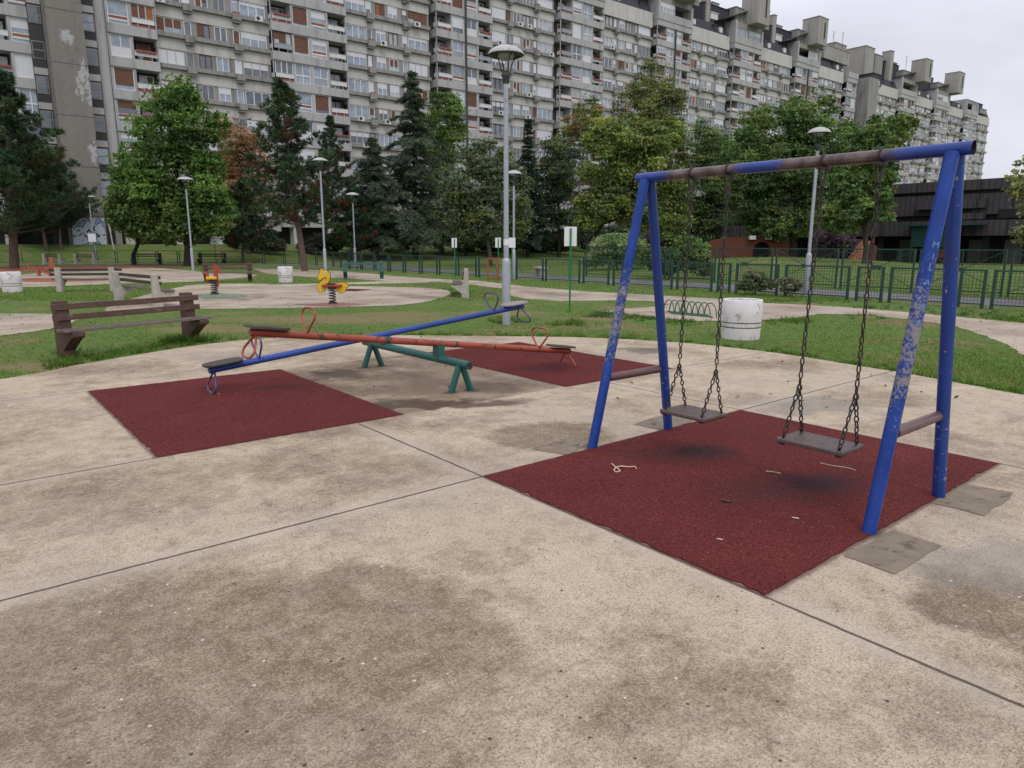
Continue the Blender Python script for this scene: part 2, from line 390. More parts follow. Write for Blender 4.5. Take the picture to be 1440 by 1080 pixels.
def rubber_mat_mat():
    t = NT('rubber_granulate'); P = t.pos()
    v = t.xyz(t.voro(P, 170, out='Color')); vd = t.voro(P, 170)
    n = t.noise(P, 1.5, 5, .6); m_ = t.noise(P, 14, 4, .7)
    c = t.mix(v[0], (.050, .008, .008), (.185, .036, .032))
    c = t.mix(1, c, t.rng(n, .25, .75, .8, 1.15, False), 'MULTIPLY')
    c = t.mix(t.math('MULTIPLY', t.rng(m_, .55, .75), .4), c, (.04, .012, .013))
    nv = t.vadd(P, t.vscale(t.vadd(t.noise(P, 3, 5, .7, 0, True), (-.5, -.5, -.5)), .35))
    worn = 0
    for cx, cy, ra, rb in ((985, 636, .36, .24), (940, 640, .55, .3), (1150, 682, .42, .26), (1090, 690, .62, .36), (400, 545, .45, .25), (770, 520, .5, .3)):
        q = at(cx, cy); worn = t.math('MAXIMUM', worn, t.math('MULTIPLY', t.blob(nv, (q[0], q[1]), (ra, rb), YAW - PI / 2, .0, 1.25), .92 if ra < .5 and cy > 560 else .5))
    c = t.mix(t.math('MULTIPLY', worn, t.rng(v[1], .05, .55, .55, 1)), c, (.022, .018, .022))
    c = t.mix(t.math('MULTIPLY', t.rng(v[2], .9955, .997), .5), c, (.38, .3, .24))
    t.bump(vd, .8, .005)
    MAT['rubber'] = t.fin(c, .9, 0, .15)
concrete_ground(); lawn_mat(); rubber_mat_mat()
path_mat('path_concrete', (.43, .36, .285), (.27, .205, .145)); path_mat('asphalt', (.14, .14, .15), (.10, .10, .105), .2)
path_mat('red_dust', (.30, .10, .055), (.22, .075, .045), .1); path_mat('red_worn', (.30, .15, .125), (.21, .085, .075), .1); path_mat('green_dust', (.2, .24, .17), (.13, .19, .13), .1)

# ------------------------------------------------------------------ ground sheets
A_ = np.unique(np.concatenate([np.arange(-60, 70, 2.), np.arange(70, 330, 12.), np.array([400, 600, 1200, 2500])]))
B_ = np.unique(np.concatenate([np.array([-2500, -900, -300, -100]), np.arange(-60, 50, 5.), np.arange(50, 90, 1.), np.array([100, 140, 300, 900, 2500])]))
mb = MB()
gz = [(a, b, float(terrain(a, b)) - .012) for b in B_ for a in A_]
na = len(A_)
mb.add(gz, [(j * na + i, j * na + i + 1, (j + 1) * na + i + 1, (j + 1) * na + i) for j in range(len(B_) - 1) for i in range(na - 1)], 0, True)
mb.obj('lawn', MAT['lawn'], kind='structure')

def smooth_closed(pts, k=6):
    pts = np.array(pts); n = len(pts); out = []
    for i in range(n):
        p0, p1, p2, p3 = pts[(i - 1) % n], pts[i], pts[(i + 1) % n], pts[(i + 2) % n]
        for j in range(k):
            t = j / k; out.append(.5 * (2 * p1 + (p2 - p0) * t + (2 * p0 - 5 * p1 + 4 * p2 - p3) * t * t + (3 * p1 - p0 - 3 * p2 + p3) * t ** 3))
    return out
PADS = []
rj = random.Random(4)
def sheet(name, pxs, mat, z=0.0, jag=.02, kind='structure', k=6, raw=False):
    pts = [at(*q)[:2] if not raw else np.array(q, float) for q in pxs]
    pts = smooth_closed(pts, k) if k > 1 else pts
    # break the outline up a little, as lawn creeping over an edge does
    out = []
    for i, p in enumerate(pts):
        q = pts[(i + 1) % len(pts)]; m_ = max(1, min(24, int(np.linalg.norm(q - p) / .12))) if jag else 1
        for j in range(m_):
            s_ = p + (q - p) * j / m_; out.append(s_ + np.array([rj.uniform(-jag, jag), rj.uniform(-jag, jag)]))
    PADS.append(np.array(out))
    import mathutils
    from mathutils.geometry import tessellate_polygon
    v3 = [mathutils.Vector((p[0], p[1], 0)) for p in out]
    m = MB(); m.add([(p[0], p[1], z) for p in out], [])
    for tri in tessellate_polygon([v3]):
        a_, b_, c_ = (v3[i] for i in tri)
        m.f.append(tuple(tri) if (b_ - a_).cross(c_ - a_).z > 0 else tuple(reversed(tri))); m.m.append(0); m.s.append(False)
    return m.obj(name, MAT[mat], kind=kind)
far_edge = [(0, 533), (60, 523), (150, 506), (260, 488), (345, 478), (430, 473), (520, 471.5), (620, 472), (720, 473), (800, 474), (880, 477), (960, 482), (1040, 490), (1110, 499), (1250, 521), (1380, 544), (1440, 555)]
pad = [at(*q)[:2] for q in far_edge]
pad = [np.array([-7, 9.0]), np.array([-3, 9.6]), np.array([-1.0, 10.0])] + pad + [np.array([8.5, -1.5]), np.array([8, -8]), np.array([-7, -8])]
def open_curve(pts, k):
    out = []
    for i in range(len(pts) - 1):
        for j in range(k):
            t = j / k; p0, p1, p2, p3 = pts[max(i - 1, 0)], pts[i], pts[i + 1], pts[min(i + 2, len(pts) - 1)]
            out.append(.5 * (2 * p1 + (p2 - p0) * t + (2 * p0 - 5 * p1 + 4 * p2 - p3) * t * t + (3 * p1 - p0 - 3 * p2 + p3) * t ** 3))
    out.append(pts[-1]); return out
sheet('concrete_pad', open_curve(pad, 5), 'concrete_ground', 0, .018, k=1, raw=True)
sheet('rider_pad', [(150, 437), (230, 434.5), (320, 434), (400, 433), (500, 431), (570, 428), (612, 421), (634, 412.5), (622, 407), (580, 404), (520, 402.5), (440, 402), (385, 401.5), (372, 399), (300, 399), (262, 402), (215, 412), (170, 425)], 'path_concrete', -.004, .03)
sheet('far_pad', [(-120, 405), (-100, 388), (0, 387.5), (60, 383.5), (130, 379), (200, 376), (262, 380), (300, 384), (345, 385), (360, 388), (300, 394), (250, 396.5), (160, 399), (60, 403), (0, 404)], 'path_concrete', -.004, .06)
sheet('side_path', [(-260, 452), (-60, 443), (0, 441), (60, 441), (108, 443), (112, 449), (70, 462), (0, 472), (-60, 480), (-260, 510)], 'path_concrete', -.003, .05)
top = [(356, 377.5), (420, 378.5), (480, 381), (545, 387), (616, 392.4), (673, 394.7), (740, 402.7), (816, 408.8), (870, 412), (917, 414.6), (960, 417), (1020, 420.5), (1080, 426), (1180, 431), (1290, 440), (1345, 445), (1440, 454), (1600, 470), (1800, 500)]
bot = [(1800, 620), (1560, 530), (1440, 499), (1412, 482), (1380, 470), (1340, 457), (1295, 451), (1220, 442), (1150, 441), (1120, 446), (1073, 450), (978, 451), (931, 447), (880, 441), (846, 437.5), (880, 433.5), (917, 431), (940, 427.5), (917, 423), (870, 422), (790, 423), (740, 420.7), (712, 414), (705, 405.4), (662, 400), (616, 396), (540, 395), (480, 391), (430, 389), (372, 384)]
sheet('main_path', [at(*q)[:2] for q in top + bot], 'path_concrete', -.006, .03, k=1, raw=True)
sheet('back_path', [(262, 401), (372, 400), (440, 398.5), (500, 396.5), (560, 394.8), (600, 394.2), (600, 397), (540, 398.5), (470, 400.5), (380, 403.5), (300, 405)], 'path_concrete', -.008, .03)
sheet('asphalt_road', [(21.3, -30), (24.4, -30), (24.2, 34), (26, 44), (25, 52), (14, 62.5), (5, 68), (-30, 72), (-30, 70.6), (4, 66.2), (12, 60.5), (20.5, 52), (22.2, 44), (21.3, 34)], 'asphalt', -.007, .03, k=1, raw=True)
sheet('red_dust_strip', [(36, 391.5), (90, 391), (150, 392.5), (152, 394), (90, 396), (36, 396)], 'red_dust', .003, .08)
sheet('bark_litter_strip', [(-40, 380), (20, 376.5), (110, 374.5), (240, 373.5), (250, 375.5), (120, 378), (20, 382)], 'red_dust', .003, .1)
sheet('green_worn_circle', [(262, 416), (290, 413), (330, 413), (348, 416), (330, 418.5), (290, 418.5)], 'green_dust', .003, .04)
sheet('red_worn_square', [(413, 428), (470, 425.2), (522, 427.5), (470, 431.4)], 'red_worn', .003, .02, k=1)
sheet('red_worn_patch', [(470, 408.5), (492, 406), (524, 407.3), (500, 409.5)], 'rubber', .003, .02, k=1)

# rubber mats
labels = ['dark red rubber mat under the two swings, worn black below the seats', 'dark red rubber mat under the low end of the blue seesaw beam', 'dark red rubber mat under the far seats of the seesaw']
for (x0, x1, y0, y1), lb in zip(MATS_AB, labels):
    cs = [(x0, y0), (x1, y0), (x1, y1), (x0, y1)]; pg = []
    for i in range(4):
        (ax_, ay_), (bx_, by_) = cs[i], cs[(i + 1) % 4]; n_ = int(max(abs(bx_ - ax_), abs(by_ - ay_)) / .045)
        for j in range(n_):
            bite = abs(rj.gauss(0, .006)) + (.02 if rj.random() < .04 else 0); s_ = j / n_; nx_, ny_ = (by_ - ay_), -(bx_ - ax_); nl = math.hypot(nx_, ny_)
            pg.append((ax_ + (bx_ - ax_) * s_ - nx_ / nl * bite, ay_ + (by_ - ay_) * s_ - ny_ / nl * bite))
    m = MB(); m.prism(pg, (0, 0, -.0065), (1, 0, 0), (0, 1, 0), .027)
    tag(m.obj('rubber_mat', MAT['rubber']), lb, 'safety mat', 'rubber safety mats in the concrete')
# newer cement patches beside the swing posts
mat_plain('cement_patch', (.21, .17, .122), .85, .25, 6, .3, .4, dirt=(.10, .085, .065), dirt_amt=.14)
for q in ([(1187, 782), (1254, 745), (1322, 767), (1260, 808)], [(1310, 708), (1357, 681), (1428, 694), (1382, 725)], [(890, 597), (938, 582), (978, 591), (936, 606)], [(748, 631), (800, 617), (832, 622), (800, 641)]):
    sheet('cement_patch', q, 'cement_patch', .004, .012, k=1)

# ------------------------------------------------------------------ paints
mat_chip('blue_paint', (.010, .040, .21), (.30, .29, .30), .45, 26)
mat_chip('blue_beam', (.018, .055, .26), (.26, .25, .26), .32, 18, .5)
mat_chip('orange_paint', (.31, .062, .034), (.075, .05, .045), .72, 11, .5)
mat_chip('green_paint', (.014, .095, .082), (.20, .17, .13), .35, 14, .45)
mat_chip('purple_handle', (.07, .05, .17), (.30, .20, .19), .65, 24, .4)
mat_chip('orange_handle', (.33, .075, .04), (.07, .06, .07), .7, 22, .4)
mat_chip('brace_paint', (.12, .058, .055), (.035, .06, .26), .55, 9, .35)
mat_plain('rust_iron', (.036, .026, .023), .55, .5, 30, .5, .3, .35, dirt=(.10, .05, .03), dirt_amt=.08)
mat_plain('dark_steel', (.05, .05, .055), .5, .3, 12, .5, 0, .3)
mat_plain('wet_board', (.105, .068, .062), .26, .35, 10, .5, .25, dirt=(.035, .026, .026), dirt_amt=.16, stretch=(1, 6, 1))
mat_plain('old_board', (.055, .042, .038), .4, .4, 9, .5, .3, dirt=(.12, .10, .09), dirt_amt=.08)
mat_plain('grey_board', (.30, .25, .25), .35, .2, 8, .5, .2, dirt=(.12, .10, .1), dirt_amt=.12)
def worn_blue(name, axis, dirn, ramp):
    """blue paint worn off along given stretches of one axis: (position, wear 0..1) pairs"""
    t = NT(name); o = t.objc(); x = t.xyz(o)[axis]
    q = t.n.new('ShaderNodeValToRGB'); q.color_ramp.interpolation = 'LINEAR'
    lo, hi = dirn; e = q.color_ramp.elements
    while len(e) < len(ramp): e.new(.5)
    for i, (p_, v_) in enumerate(ramp): e[i].position = (p_ - lo) / (hi - lo); e[i].color = (v_, v_, v_, 1)
    t.put(q.inputs[0], t.rng(x, lo, hi, 0, 1, False))
    n = t.noise(o, 60, 8, .82); big = t.noise(o, 5, 4)
    k = t.math('SUBTRACT', t.math('ADD', t.math('MULTIPLY', q.outputs[0], .62), t.math('MULTIPLY', t.math('SUBTRACT', t.noise(o, 11, 6, .7), .28), .55)), t.math('ADD', t.math('SUBTRACT', 1, n), -.12))
    chip = t.rng(k, -.01, .03)
    return t, o, chip, n, big
t, o, chip, n, big = worn_blue('leg_paint', 2, (0, 2.2), [(0, .1), (.5, .2), (.8, .40), (1.1, .50), (1.4, .33), (1.6, .12), (2.2, 0)])
c = t.mix(t.rng(big, .3, .7), (.006, .034, .20), (.014, .052, .28))
c = t.mix(t.rng(t.noise(o, 40, 3), .62, .75), c, (.04, .08, .34))
c = t.mix(chip, c, t.mix(n, (.13, .125, .14), (.30, .285, .285)))
t.bump(t.math('SUBTRACT', 1, chip), .4, .002); MAT['leg_paint'] = t.fin(c, t.math('ADD', .38, t.math('MULTIPLY', chip, .4)), 0, .3)
t, o, chip, n, big = worn_blue('bar_paint', 1, (-1.3, 1.3), [(-1.3, 0), (-.98, .05), (-.60, .75), (-.3, .9), (-.12, .55), (.0, .15), (.16, .15), (.32, .7), (.62, .85), (.82, .45), (.98, .0)])
c = t.mix(t.rng(big, .3, .7), (.006, .034, .20), (.014, .050, .27))
c = t.mix(chip, c, t.mix(t.rng(t.noise(o, 9, 6, .7), .35, .65), (.070, .046, .043), (.17, .125, .118)))
t.bump(t.math('SUBTRACT', 1, chip), .3, .002); MAT['bar_paint'] = t.fin(c, .32, t.math('MULTIPLY', chip, .45), .5)
mat_plain('scratch_paint', (.11, .24, .48), .6, .3, 60)

# ------------------------------------------------------------------ swing frame
BX, BZ, RT, RB = 4.36, 2.10, .038, .037
sf = thing('swing_set', 'chipped blue A-frame of welded pipes carrying the two chain swings', 'swing set', (BX, 2.66, 0))
def L(p): return np.array(p, float) - np.array([BX, 2.66, 0])
m = MB(); m.tube([L((BX, 3.80, BZ)), L((BX, 1.47, BZ))], RB, 20, caps=False); m.tube([L((BX, 1.47, BZ)), L((BX, 3.80, BZ))], RB * .86, 20, 1, caps=False)
m.lathe([(.0001, 0), (RB, 0)], 20, (0, 0, 0)); m.v[-40:] = [(p[0], L((0, 3.80, 0))[1], BZ + p[1]) for p in m.v[-40:]]
m.obj('crossbar', [MAT['bar_paint'], MAT['rust_iron']], sf)
legs = [((3.864, 3.754, -.02), (BX - .035, 3.70, BZ - .02)), ((4.79, 3.727, -.02), (BX + .035, 3.70, BZ - .02)), ((3.886, 1.60, -.02), (BX - .035, 1.56, BZ - .02)), ((4.824, 1.579, -.02), (BX + .035, 1.56, BZ - .02))]
for i, (p, q) in enumerate(legs):
    m = MB(); m.tube([L(p), L(q)], RT, 20); lg = m.obj('leg', MAT['leg_paint'] if i in (0, 2) else MAT['blue_paint'], sf)
    if i == 2:
        lg['label'] = 'front right leg with grey patches of flaked paint'; lower = (L(p), L(q))
for y, (a0, a1) in ((3.735, (4.02, 4.63)), (1.588, (4.06, 4.66))):
    m = MB(); m.tube([L((a0, y, .555)), L((a1, y, .555))], .032, 16); m.obj('brace', MAT['brace_paint'], sf)
# scratched letters down the front right leg
p, q = lower; dirv = (p - q) / np.linalg.norm(p - q)
camd = np.array([0, 0, EYE]) - (np.array([BX, 2.66, 0]) + (p + q) / 2); camd -= dirv * (camd @ dirv); camd /= np.linalg.norm(camd)
side = np.cross(dirv, camd); side /= np.linalg.norm(side)
import mathutils
for ch, s_ in (('M', .52), ('I', .585), ('L', .645), ('A', .725), ('N', .86), ('A', .945)):
    cu = bpy.data.curves.new('scratched_letter', 'FONT'); cu.body = ch; cu.size = .048; cu.align_x = 'CENTER'; cu.extrude = .0015; cu.materials.append(MAT['scratch_paint'])
    tmp = bpy.data.objects.new('scratched_letter', cu); COL.objects.link(tmp)
    me = bpy.data.meshes.new_from_object(tmp.evaluated_get(bpy.context.evaluated_depsgraph_get())); bpy.data.objects.remove(tmp)
    ob = bpy.data.objects.new('scratched_letter', me); COL.objects.link(ob); ob.parent = sf
    nn = camd * .88 - side * .47; nn /= np.linalg.norm(nn); xx = np.cross(-dirv, nn)
    pos = q + dirv * s_ + nn * (RT - .0008)
    ob.matrix_local = mathutils.Matrix(((xx[0], -dirv[0], nn[0], pos[0]), (xx[1], -dirv[1], nn[1], pos[1]), (xx[2], -dirv[2], nn[2], pos[2]), (0, 0, 0, 1)))

# ------------------------------------------------------------------ swings
def link_ring(m, c, d, s_, ln, wd, r):
    """one chain link: oval ring round c, long axis d, wide axis s_"""
    path = []
    for j in range(12):
        t_ = 2 * PI * j / 12; x_, y_ = math.cos(t_), math.sin(t_)
        path.append(c + d * (ln / 2 - r) * (math.copysign(abs(x_) ** .8, x_)) + s_ * (wd / 2 - r) * y_)
    m.tube(path, r, 5, closed=True)
def chain(m, p, q, pitch=.044, r=.0049):
    p, q = np.array(p, float), np.array(q, float); v = q - p; ln = np.linalg.norm(v); d = v / ln; n_ = max(2, round(ln / pitch))
    ref = np.array([0, 1., 0]) if abs(d[1]) < .8 else np.array([1., 0, 0]); s1 = np.cross(d, ref); s1 /= np.linalg.norm(s1); s2 = np.cross(d, s1)
    rr = random.Random(int(ln * 1e4))
    for i in range(n_):
        a_ = rr.uniform(-.35, .35) + (PI / 2 if i % 2 else 0) + .6
        link_ring(m, p + d * ln * (i + .5) / n_, d, s1 * math.cos(a_) + s2 * math.sin(a_), ln / n_ + 2.6 * r, .033, r)
def swing(label, ys, xs, zs, zb=BZ):
    """ys: seat ends along the bar; xs: seat front and back; zs: seat top"""
    yc, xc = sum(ys) / 2, sum(xs) / 2
    s = thing('swing', label, 'swing', (xc, yc, zs), 0, 'chain swings hanging from the blue frame')
    o_ = np.array([xc, yc, zs]); hl, hw = abs(ys[1] - ys[0]) / 2, abs(xs[1] - xs[0]) / 2
    m = MB(); m.box(-hw, hw, -hl, hl, -.028, 0); m.obj('seat', MAT['wet_board'], s, bevel=.006)
    m = MB()
    for e in (-1, 1): m.bar((-hw, e * (hl - .03), -.033), (hw, e * (hl - .03), -.033), .03, .008)
    m.obj('seat_rail', MAT['rust_iron'], s)
    for e in (-1, 1):
        yy = e * (hl - .035); tz = zb - RB - .03 - zs
        top_ = np.array([BX - xc, yy * .93, tz - .10]); vee = np.array([(BX - xc) * .45, yy, .335])
        m = MB(); chain(m, top_, vee)
        for f_ in (-1, 1): chain(m, vee, (f_ * (hw - .03), yy, .004), .036)
        for f_ in (-1, 1): m.lathe([(0, -.045), (.011, -.045), (.011, -.03), (.005, -.028), (.005, .012), (.010, .012), (.009, .02), (0, .02)], 8, (f_ * (hw - .03), yy, 0))
        m.obj('chain', MAT['rust_iron'], s)
        m = MB(); b0 = np.array([BX - xc, yy * .93, 0])
        m.box(b0[0] - .055, b0[0] + .055, b0[1] - .02, b0[1] + .02, tz + .018, tz + .034)
        for f_ in (-1, 1):
            m.bar(b0 + (f_ * .045, 0, tz + .02), b0 + (f_ * .008, 0, tz - .085), .018, .006, up=(0, 1, 0))
        m.tube([b0 + (math.cos(t_) * (RB + .004), e * .012 * 0, tz + .03 + RB + math.sin(t_) * (RB + .004)) for t_ in np.linspace(0, 2 * PI, 20, endpoint=False)], .006, 6, closed=True)
        m.obj('hanger', MAT['rust_iron'], s)
    return s
swing('dark wet board swing on rusty chains, nearer the seesaw', (3.33, 2.93), (4.16, 4.46), .352)
swing('dark wet board swing on rusty chains, beside the flaked leg', (2.34, 1.90), (4.13, 4.42), .35)

# ------------------------------------------------------------------ seesaw
XS, ZB = 4.30, .31
ss = thing('seesaw', 'double seesaw with one blue and one orange beam on a green pipe trestle', 'seesaw', (XS, 7.2, 0))
def S(p): return np.array(p, float) - np.array([XS, 7.2, 0])
m = MB(); m.tube([S((XS, 8.42, ZB)), S((XS, 6.02, ZB))], .046, 18); m.tube([S((XS, 6.0195, ZB)), S((XS, 6.06, ZB))], .037, 18, 1)
m.obj('trestle_beam', [MAT['green_paint'], MAT['rust_iron']], ss)
for y in (8.21, 6.19):
    for e in (-1, 1):
        m = MB(); m.tube([S((XS + e * .125, y - e * .02, -.02)), S((XS + e * .02, y, ZB - .02))], .036, 16); m.obj('leg', MAT['green_paint'], ss)
def handle(parent, bm_, o_, d, u, sd, mat, up=1, s_=1):
    """closed loop of thin bar standing across the beam"""
    pts = [(-.025, 0), (-.10, .085), (-.155, .165), (-.105, .235), (.105, .235), (.155, .165), (.10, .085), (.025, 0)]
    m = MB(); m.tube([o_ + sd * x * s_ + u * (y * up) * s_ + d * (.05 * y) for x, y in smooth_open(pts)], .0112, 8)
    return m.obj('handle', mat, parent)
def smooth_open(pts):
    return [tuple(p) for p in open_curve([np.array(p) for p in pts], 5)]
def plank(y, z0, x0, z1, x1, paint, hmat, seatmats, tag_):
    """beam from the near end (x0,z0) to the far end (x1,z1)"""
    p, q = S((x0, y, z0)), S((x1, y, z1)); d = (q - p) / np.linalg.norm(q - p); u = np.cross(np.array([0, -1., 0]), d); u = u if u[2] > 0 else -u
    sd = np.array([0, 1., 0])
    m = MB(); m.tube([p, q], .037, 18); pl = m.obj('beam', paint, ss); pl['label'] = tag_
    for e, o_, sm in ((1, p, seatmats[0]), (-1, q, seatmats[1])):
        c_ = o_ + d * e * .16 + u * .058
        m = MB(); k = 14; poly = []
        for j in range(k * 2):
            t_ = 2 * PI * j / (2 * k); ct, st = math.cos(t_), math.sin(t_)
            poly.append((math.copysign(abs(ct) ** .6, ct) * .21, math.copysign(abs(st) ** .6, st) * .13))
        m.prism(poly, c_, d, sd, .022); m.obj('seat', sm, pl, bevel=.004)
        handle(pl, None, o_ + d * e * .55 + u * .03, d * e, u, sd, hmat)
        # bumper loop under the seat
        pts = smooth_open([(-.025, 0), (-.10, .08), (-.145, .145), (-.09, .205), (.09, .205), (.145, .145), (.10, .08), (.025, 0)])
        m = MB(); m.tube([o_ + d * e * .05 + sd * x - u * (y + .03) - d * e * y * .35 for x, y in pts], .0112, 8); m.obj('bumper_loop', hmat, pl)
    c_ = p + d * ((0 - p[0]) / d[0])
    m = MB(); m.box(c_[0] - .045, c_[0] + .045, y - 7.2 - .055, y - 7.2 + .055, ZB + .03, c_[2] - .02); m.obj('pivot_bracket', MAT['green_paint'], ss)
    return pl
plank(7.86, .245, 2.14, .70, 6.58, MAT['blue_beam'], MAT['purple_handle'], (MAT['old_board'], MAT['grey_board']), 'blue beam, tilted down to the near mat')
plank(6.62, .78, 2.2, .20, 6.35, MAT['orange_paint'], MAT['orange_handle'], (MAT['old_board'], MAT['old_board']), 'worn orange beam, tilted down to the far mat')
# ------------------------------------------------------------------ benches
mat_plain('bench_brown', (.080, .041, .029), .6, .25, 8, .4, .3, dirt=(.14, .10, .09), dirt_amt=.10)
mat_plain('bench_slat', (.090, .047, .036), .5, .35, 7, .5, .2, dirt=(.22, .19, .18), dirt_amt=.10, stretch=(1, 1, 3))
mat_plain('bench_dark', (.045, .032, .030), .55, .3, 7, .4, .2, dirt=(.10, .09, .085), dirt_amt=.08)
mat_plain('seat_weathered', (.15, .115, .10), .35, .35, 7, .5, .2, dirt=(.07, .05, .048), dirt_amt=.14, stretch=(1, 1, 3))
mat_plain('bench_concrete', (.40, .37, .33), .85, .2, 6, .3, .4, dirt=(.20, .18, .15), dirt_amt=.12)
mat_plain('bench_green', (.035, .12, .105), .5, .25, 7, .4, .1, dirt=(.10, .12, .1), dirt_amt=.06)
def bench(label, pL, pR, facing, post, slat, h=.80, extra=.13, seat_n=3, two=True):
    """pL,pR: feet of the two posts; facing: unit vector the sitter looks along"""
    pL, pR = np.array(pL[:2], float), np.array(pR[:2], float); c = (pL + pR) / 2; ax = pR - pL; ln = np.linalg.norm(ax); ax /= ln
    f = np.array([-ax[1], ax[0]]);
    if f @ np.array(facing) < 0: f = -f
    zc = float(terrain(*c))
    b = thing('park_bench', label, 'bench', (c[0], c[1], zc), 0, 'park benches')
    A, Fv, U = np.array([ax[0], ax[1], 0]), np.array([f[0], f[1], 0]), np.array([0, 0, 1.])
    # post outline in (forward, up): a tapered upright with a bracket that carries the seat
    poly = [(-.10, -.06), (.13, -.06), (.115, .10), (.34, .27), (.43, .31), (.43, .375), (.085, .375), (.045, h), (-.085, h)]
    for e in (-1, 1):
        m = MB(); m.prism(poly, A * e * ln / 2, Fv, U, .17); m.obj('post', post, b, bevel=.012)
    L2 = ln / 2 + extra
    for j in range(seat_n):
        y = .13 + (.42 - .13) * (j + .5) / seat_n
        m = MB(); m.bar(A * -L2 + Fv * y + U * (.395 + .002 * j), A * L2 + Fv * y + U * (.395 + .002 * j), .30 / seat_n * .92, .038); m.obj('seat_board', MAT['seat_weathered'] if slat in (MAT['bench_slat'], MAT['bench_dark']) else slat, b, bevel=.005)
    for z, o_ in ((h - .085, .068), (h - .235, .084)) if two else ((h - .12, .07),):
        m = MB(); m.bar(A * -L2 + Fv * o_ + U * z, A * L2 + Fv * o_ + U * z, .036, .085); m.obj('back_slat', slat, b, bevel=.004)
    return b
camf = lambda p: -np.array(p[:2]) / np.linalg.norm(p[:2])
bench('brown bench with two back slats at the edge of the concrete', at(94, 501), at(268, 479), (.4, -.9), MAT['bench_brown'], MAT['bench_slat'], .80, .16)
e1, e2 = at(167, 422), at(222, 431)
bench('bench of pale grey concrete posts seen from behind, just past the brown bench', e1, e2, (.8, .5), MAT['bench_concrete'], MAT['bench_dark'], .82, .14)
bench('long bench with one grey and one brown post, beside the red dust strip', at(85, 410), at(160, 409), (0.6, .7), MAT['bench_concrete'], MAT['bench_dark'], .80, .30)
bench('brown bench facing the red spring rider from behind', at(291, 396.5), at(352, 395.5), (-.6, -.7), MAT['bench_brown'], MAT['bench_slat'], .80, .14)
bench('dark green bench by the path behind the yellow spring rider', at(486, 392), at(537, 391.5), (-.6, -.7), MAT['bench_green'], MAT['bench_green'], .80, .08, two=False)
g0 = at(655, 418); gx = np.array([.577, .816, 0])
bench('bench seen end-on beside the tall grey lamp post', g0, g0 + gx * 1.75, (-.8, .6), MAT['bench_concrete'], MAT['bench_dark'], .80, .1, 4)
for (x0, x1, y), lb in zip(((63, 85, 371.5), (107, 133, 371.5)), ('small far bench left of the white bare sign, partly behind the orange seesaw', 'small far bench right under the bare white sign')):
    bench(lb, ground(x0, y), ground(x1, y + .3), (.7, .3), MAT['bench_concrete'], MAT['bench_dark'], .80, .12)
for (x0, x1, y), lb in zip(((190, 226, 371.8), (282, 317, 371.8)), ('dark far bench under the left half of the broad green tree', 'dark far bench right of the broad green tree trunk')):
    bench(lb, ground(x0, y), ground(x1, y), (-.5, -.85), MAT['bench_dark'], MAT['bench_dark'], .86, .15)

# ------------------------------------------------------------------ litter bins
mat_plain('bin_white', (.66, .63, .64), .75, .12, 4, .3, .5, dirt=(.38, .33, .30), dirt_amt=.14)
mat_plain('bin_groove', (.20, .16, .14), .85, .5, 8, .3, 0, dirt=(.08, .06, .05), dirt_amt=.2)
mat_plain('bin_inside', (.05, .05, .05), .9)
def bin_(label, p, w_=.335, h=.66, group='white concrete litter bins'):
    b = thing('litter_bin', label, 'litter bin', (p[0], p[1], float(terrain(p[0], p[1]))), 0, group)
    m = MB(); r = w_
    prof = [(r * .93, -.02), (r * .965, .04), (r * .975, .20), (r * .975, .205)]
    m.lathe([(r * .92, -.03), (r * .95, .03), (r * .965, h * .28)], 36)
    m.lathe([(r * .97, h * .31), (r * .985, h * .40)], 36)
    m.lathe([(r * .975, h * .43), (r, h * .62), (r, h - .012), (r - .012, h), (r * .80, h), (r * .79, h - .02), (r * .78, h * .45)], 36)
    m.obj('shell', MAT['bin_white'], b)
    m = MB(); m.lathe([(r * .965, h * .28), (r * .935, h * .285), (r * .935, h * .305), (r * .97, h * .31)], 36); m.lathe([(r * .985, h * .40), (r * .945, h * .405), (r * .945, h * .425), (r * .975, h * .43)], 36)
    m.obj('groove_band', MAT['bin_groove'], b)
    m = MB(); m.lathe([(r * .78, h * .46), (0, h * .46)], 36); m.obj('inner_floor', MAT['bin_inside'], b)
    return b
bin_('scuffed white concrete bin on the lawn between the swing chains', at(1041, 474.5))
bin_('white concrete bin at the far left edge of the lawn', at(18, 410), .30, .66)
bin_('small white concrete bin near the leaning pine trunk', at(402, 396.5), .30, .64)

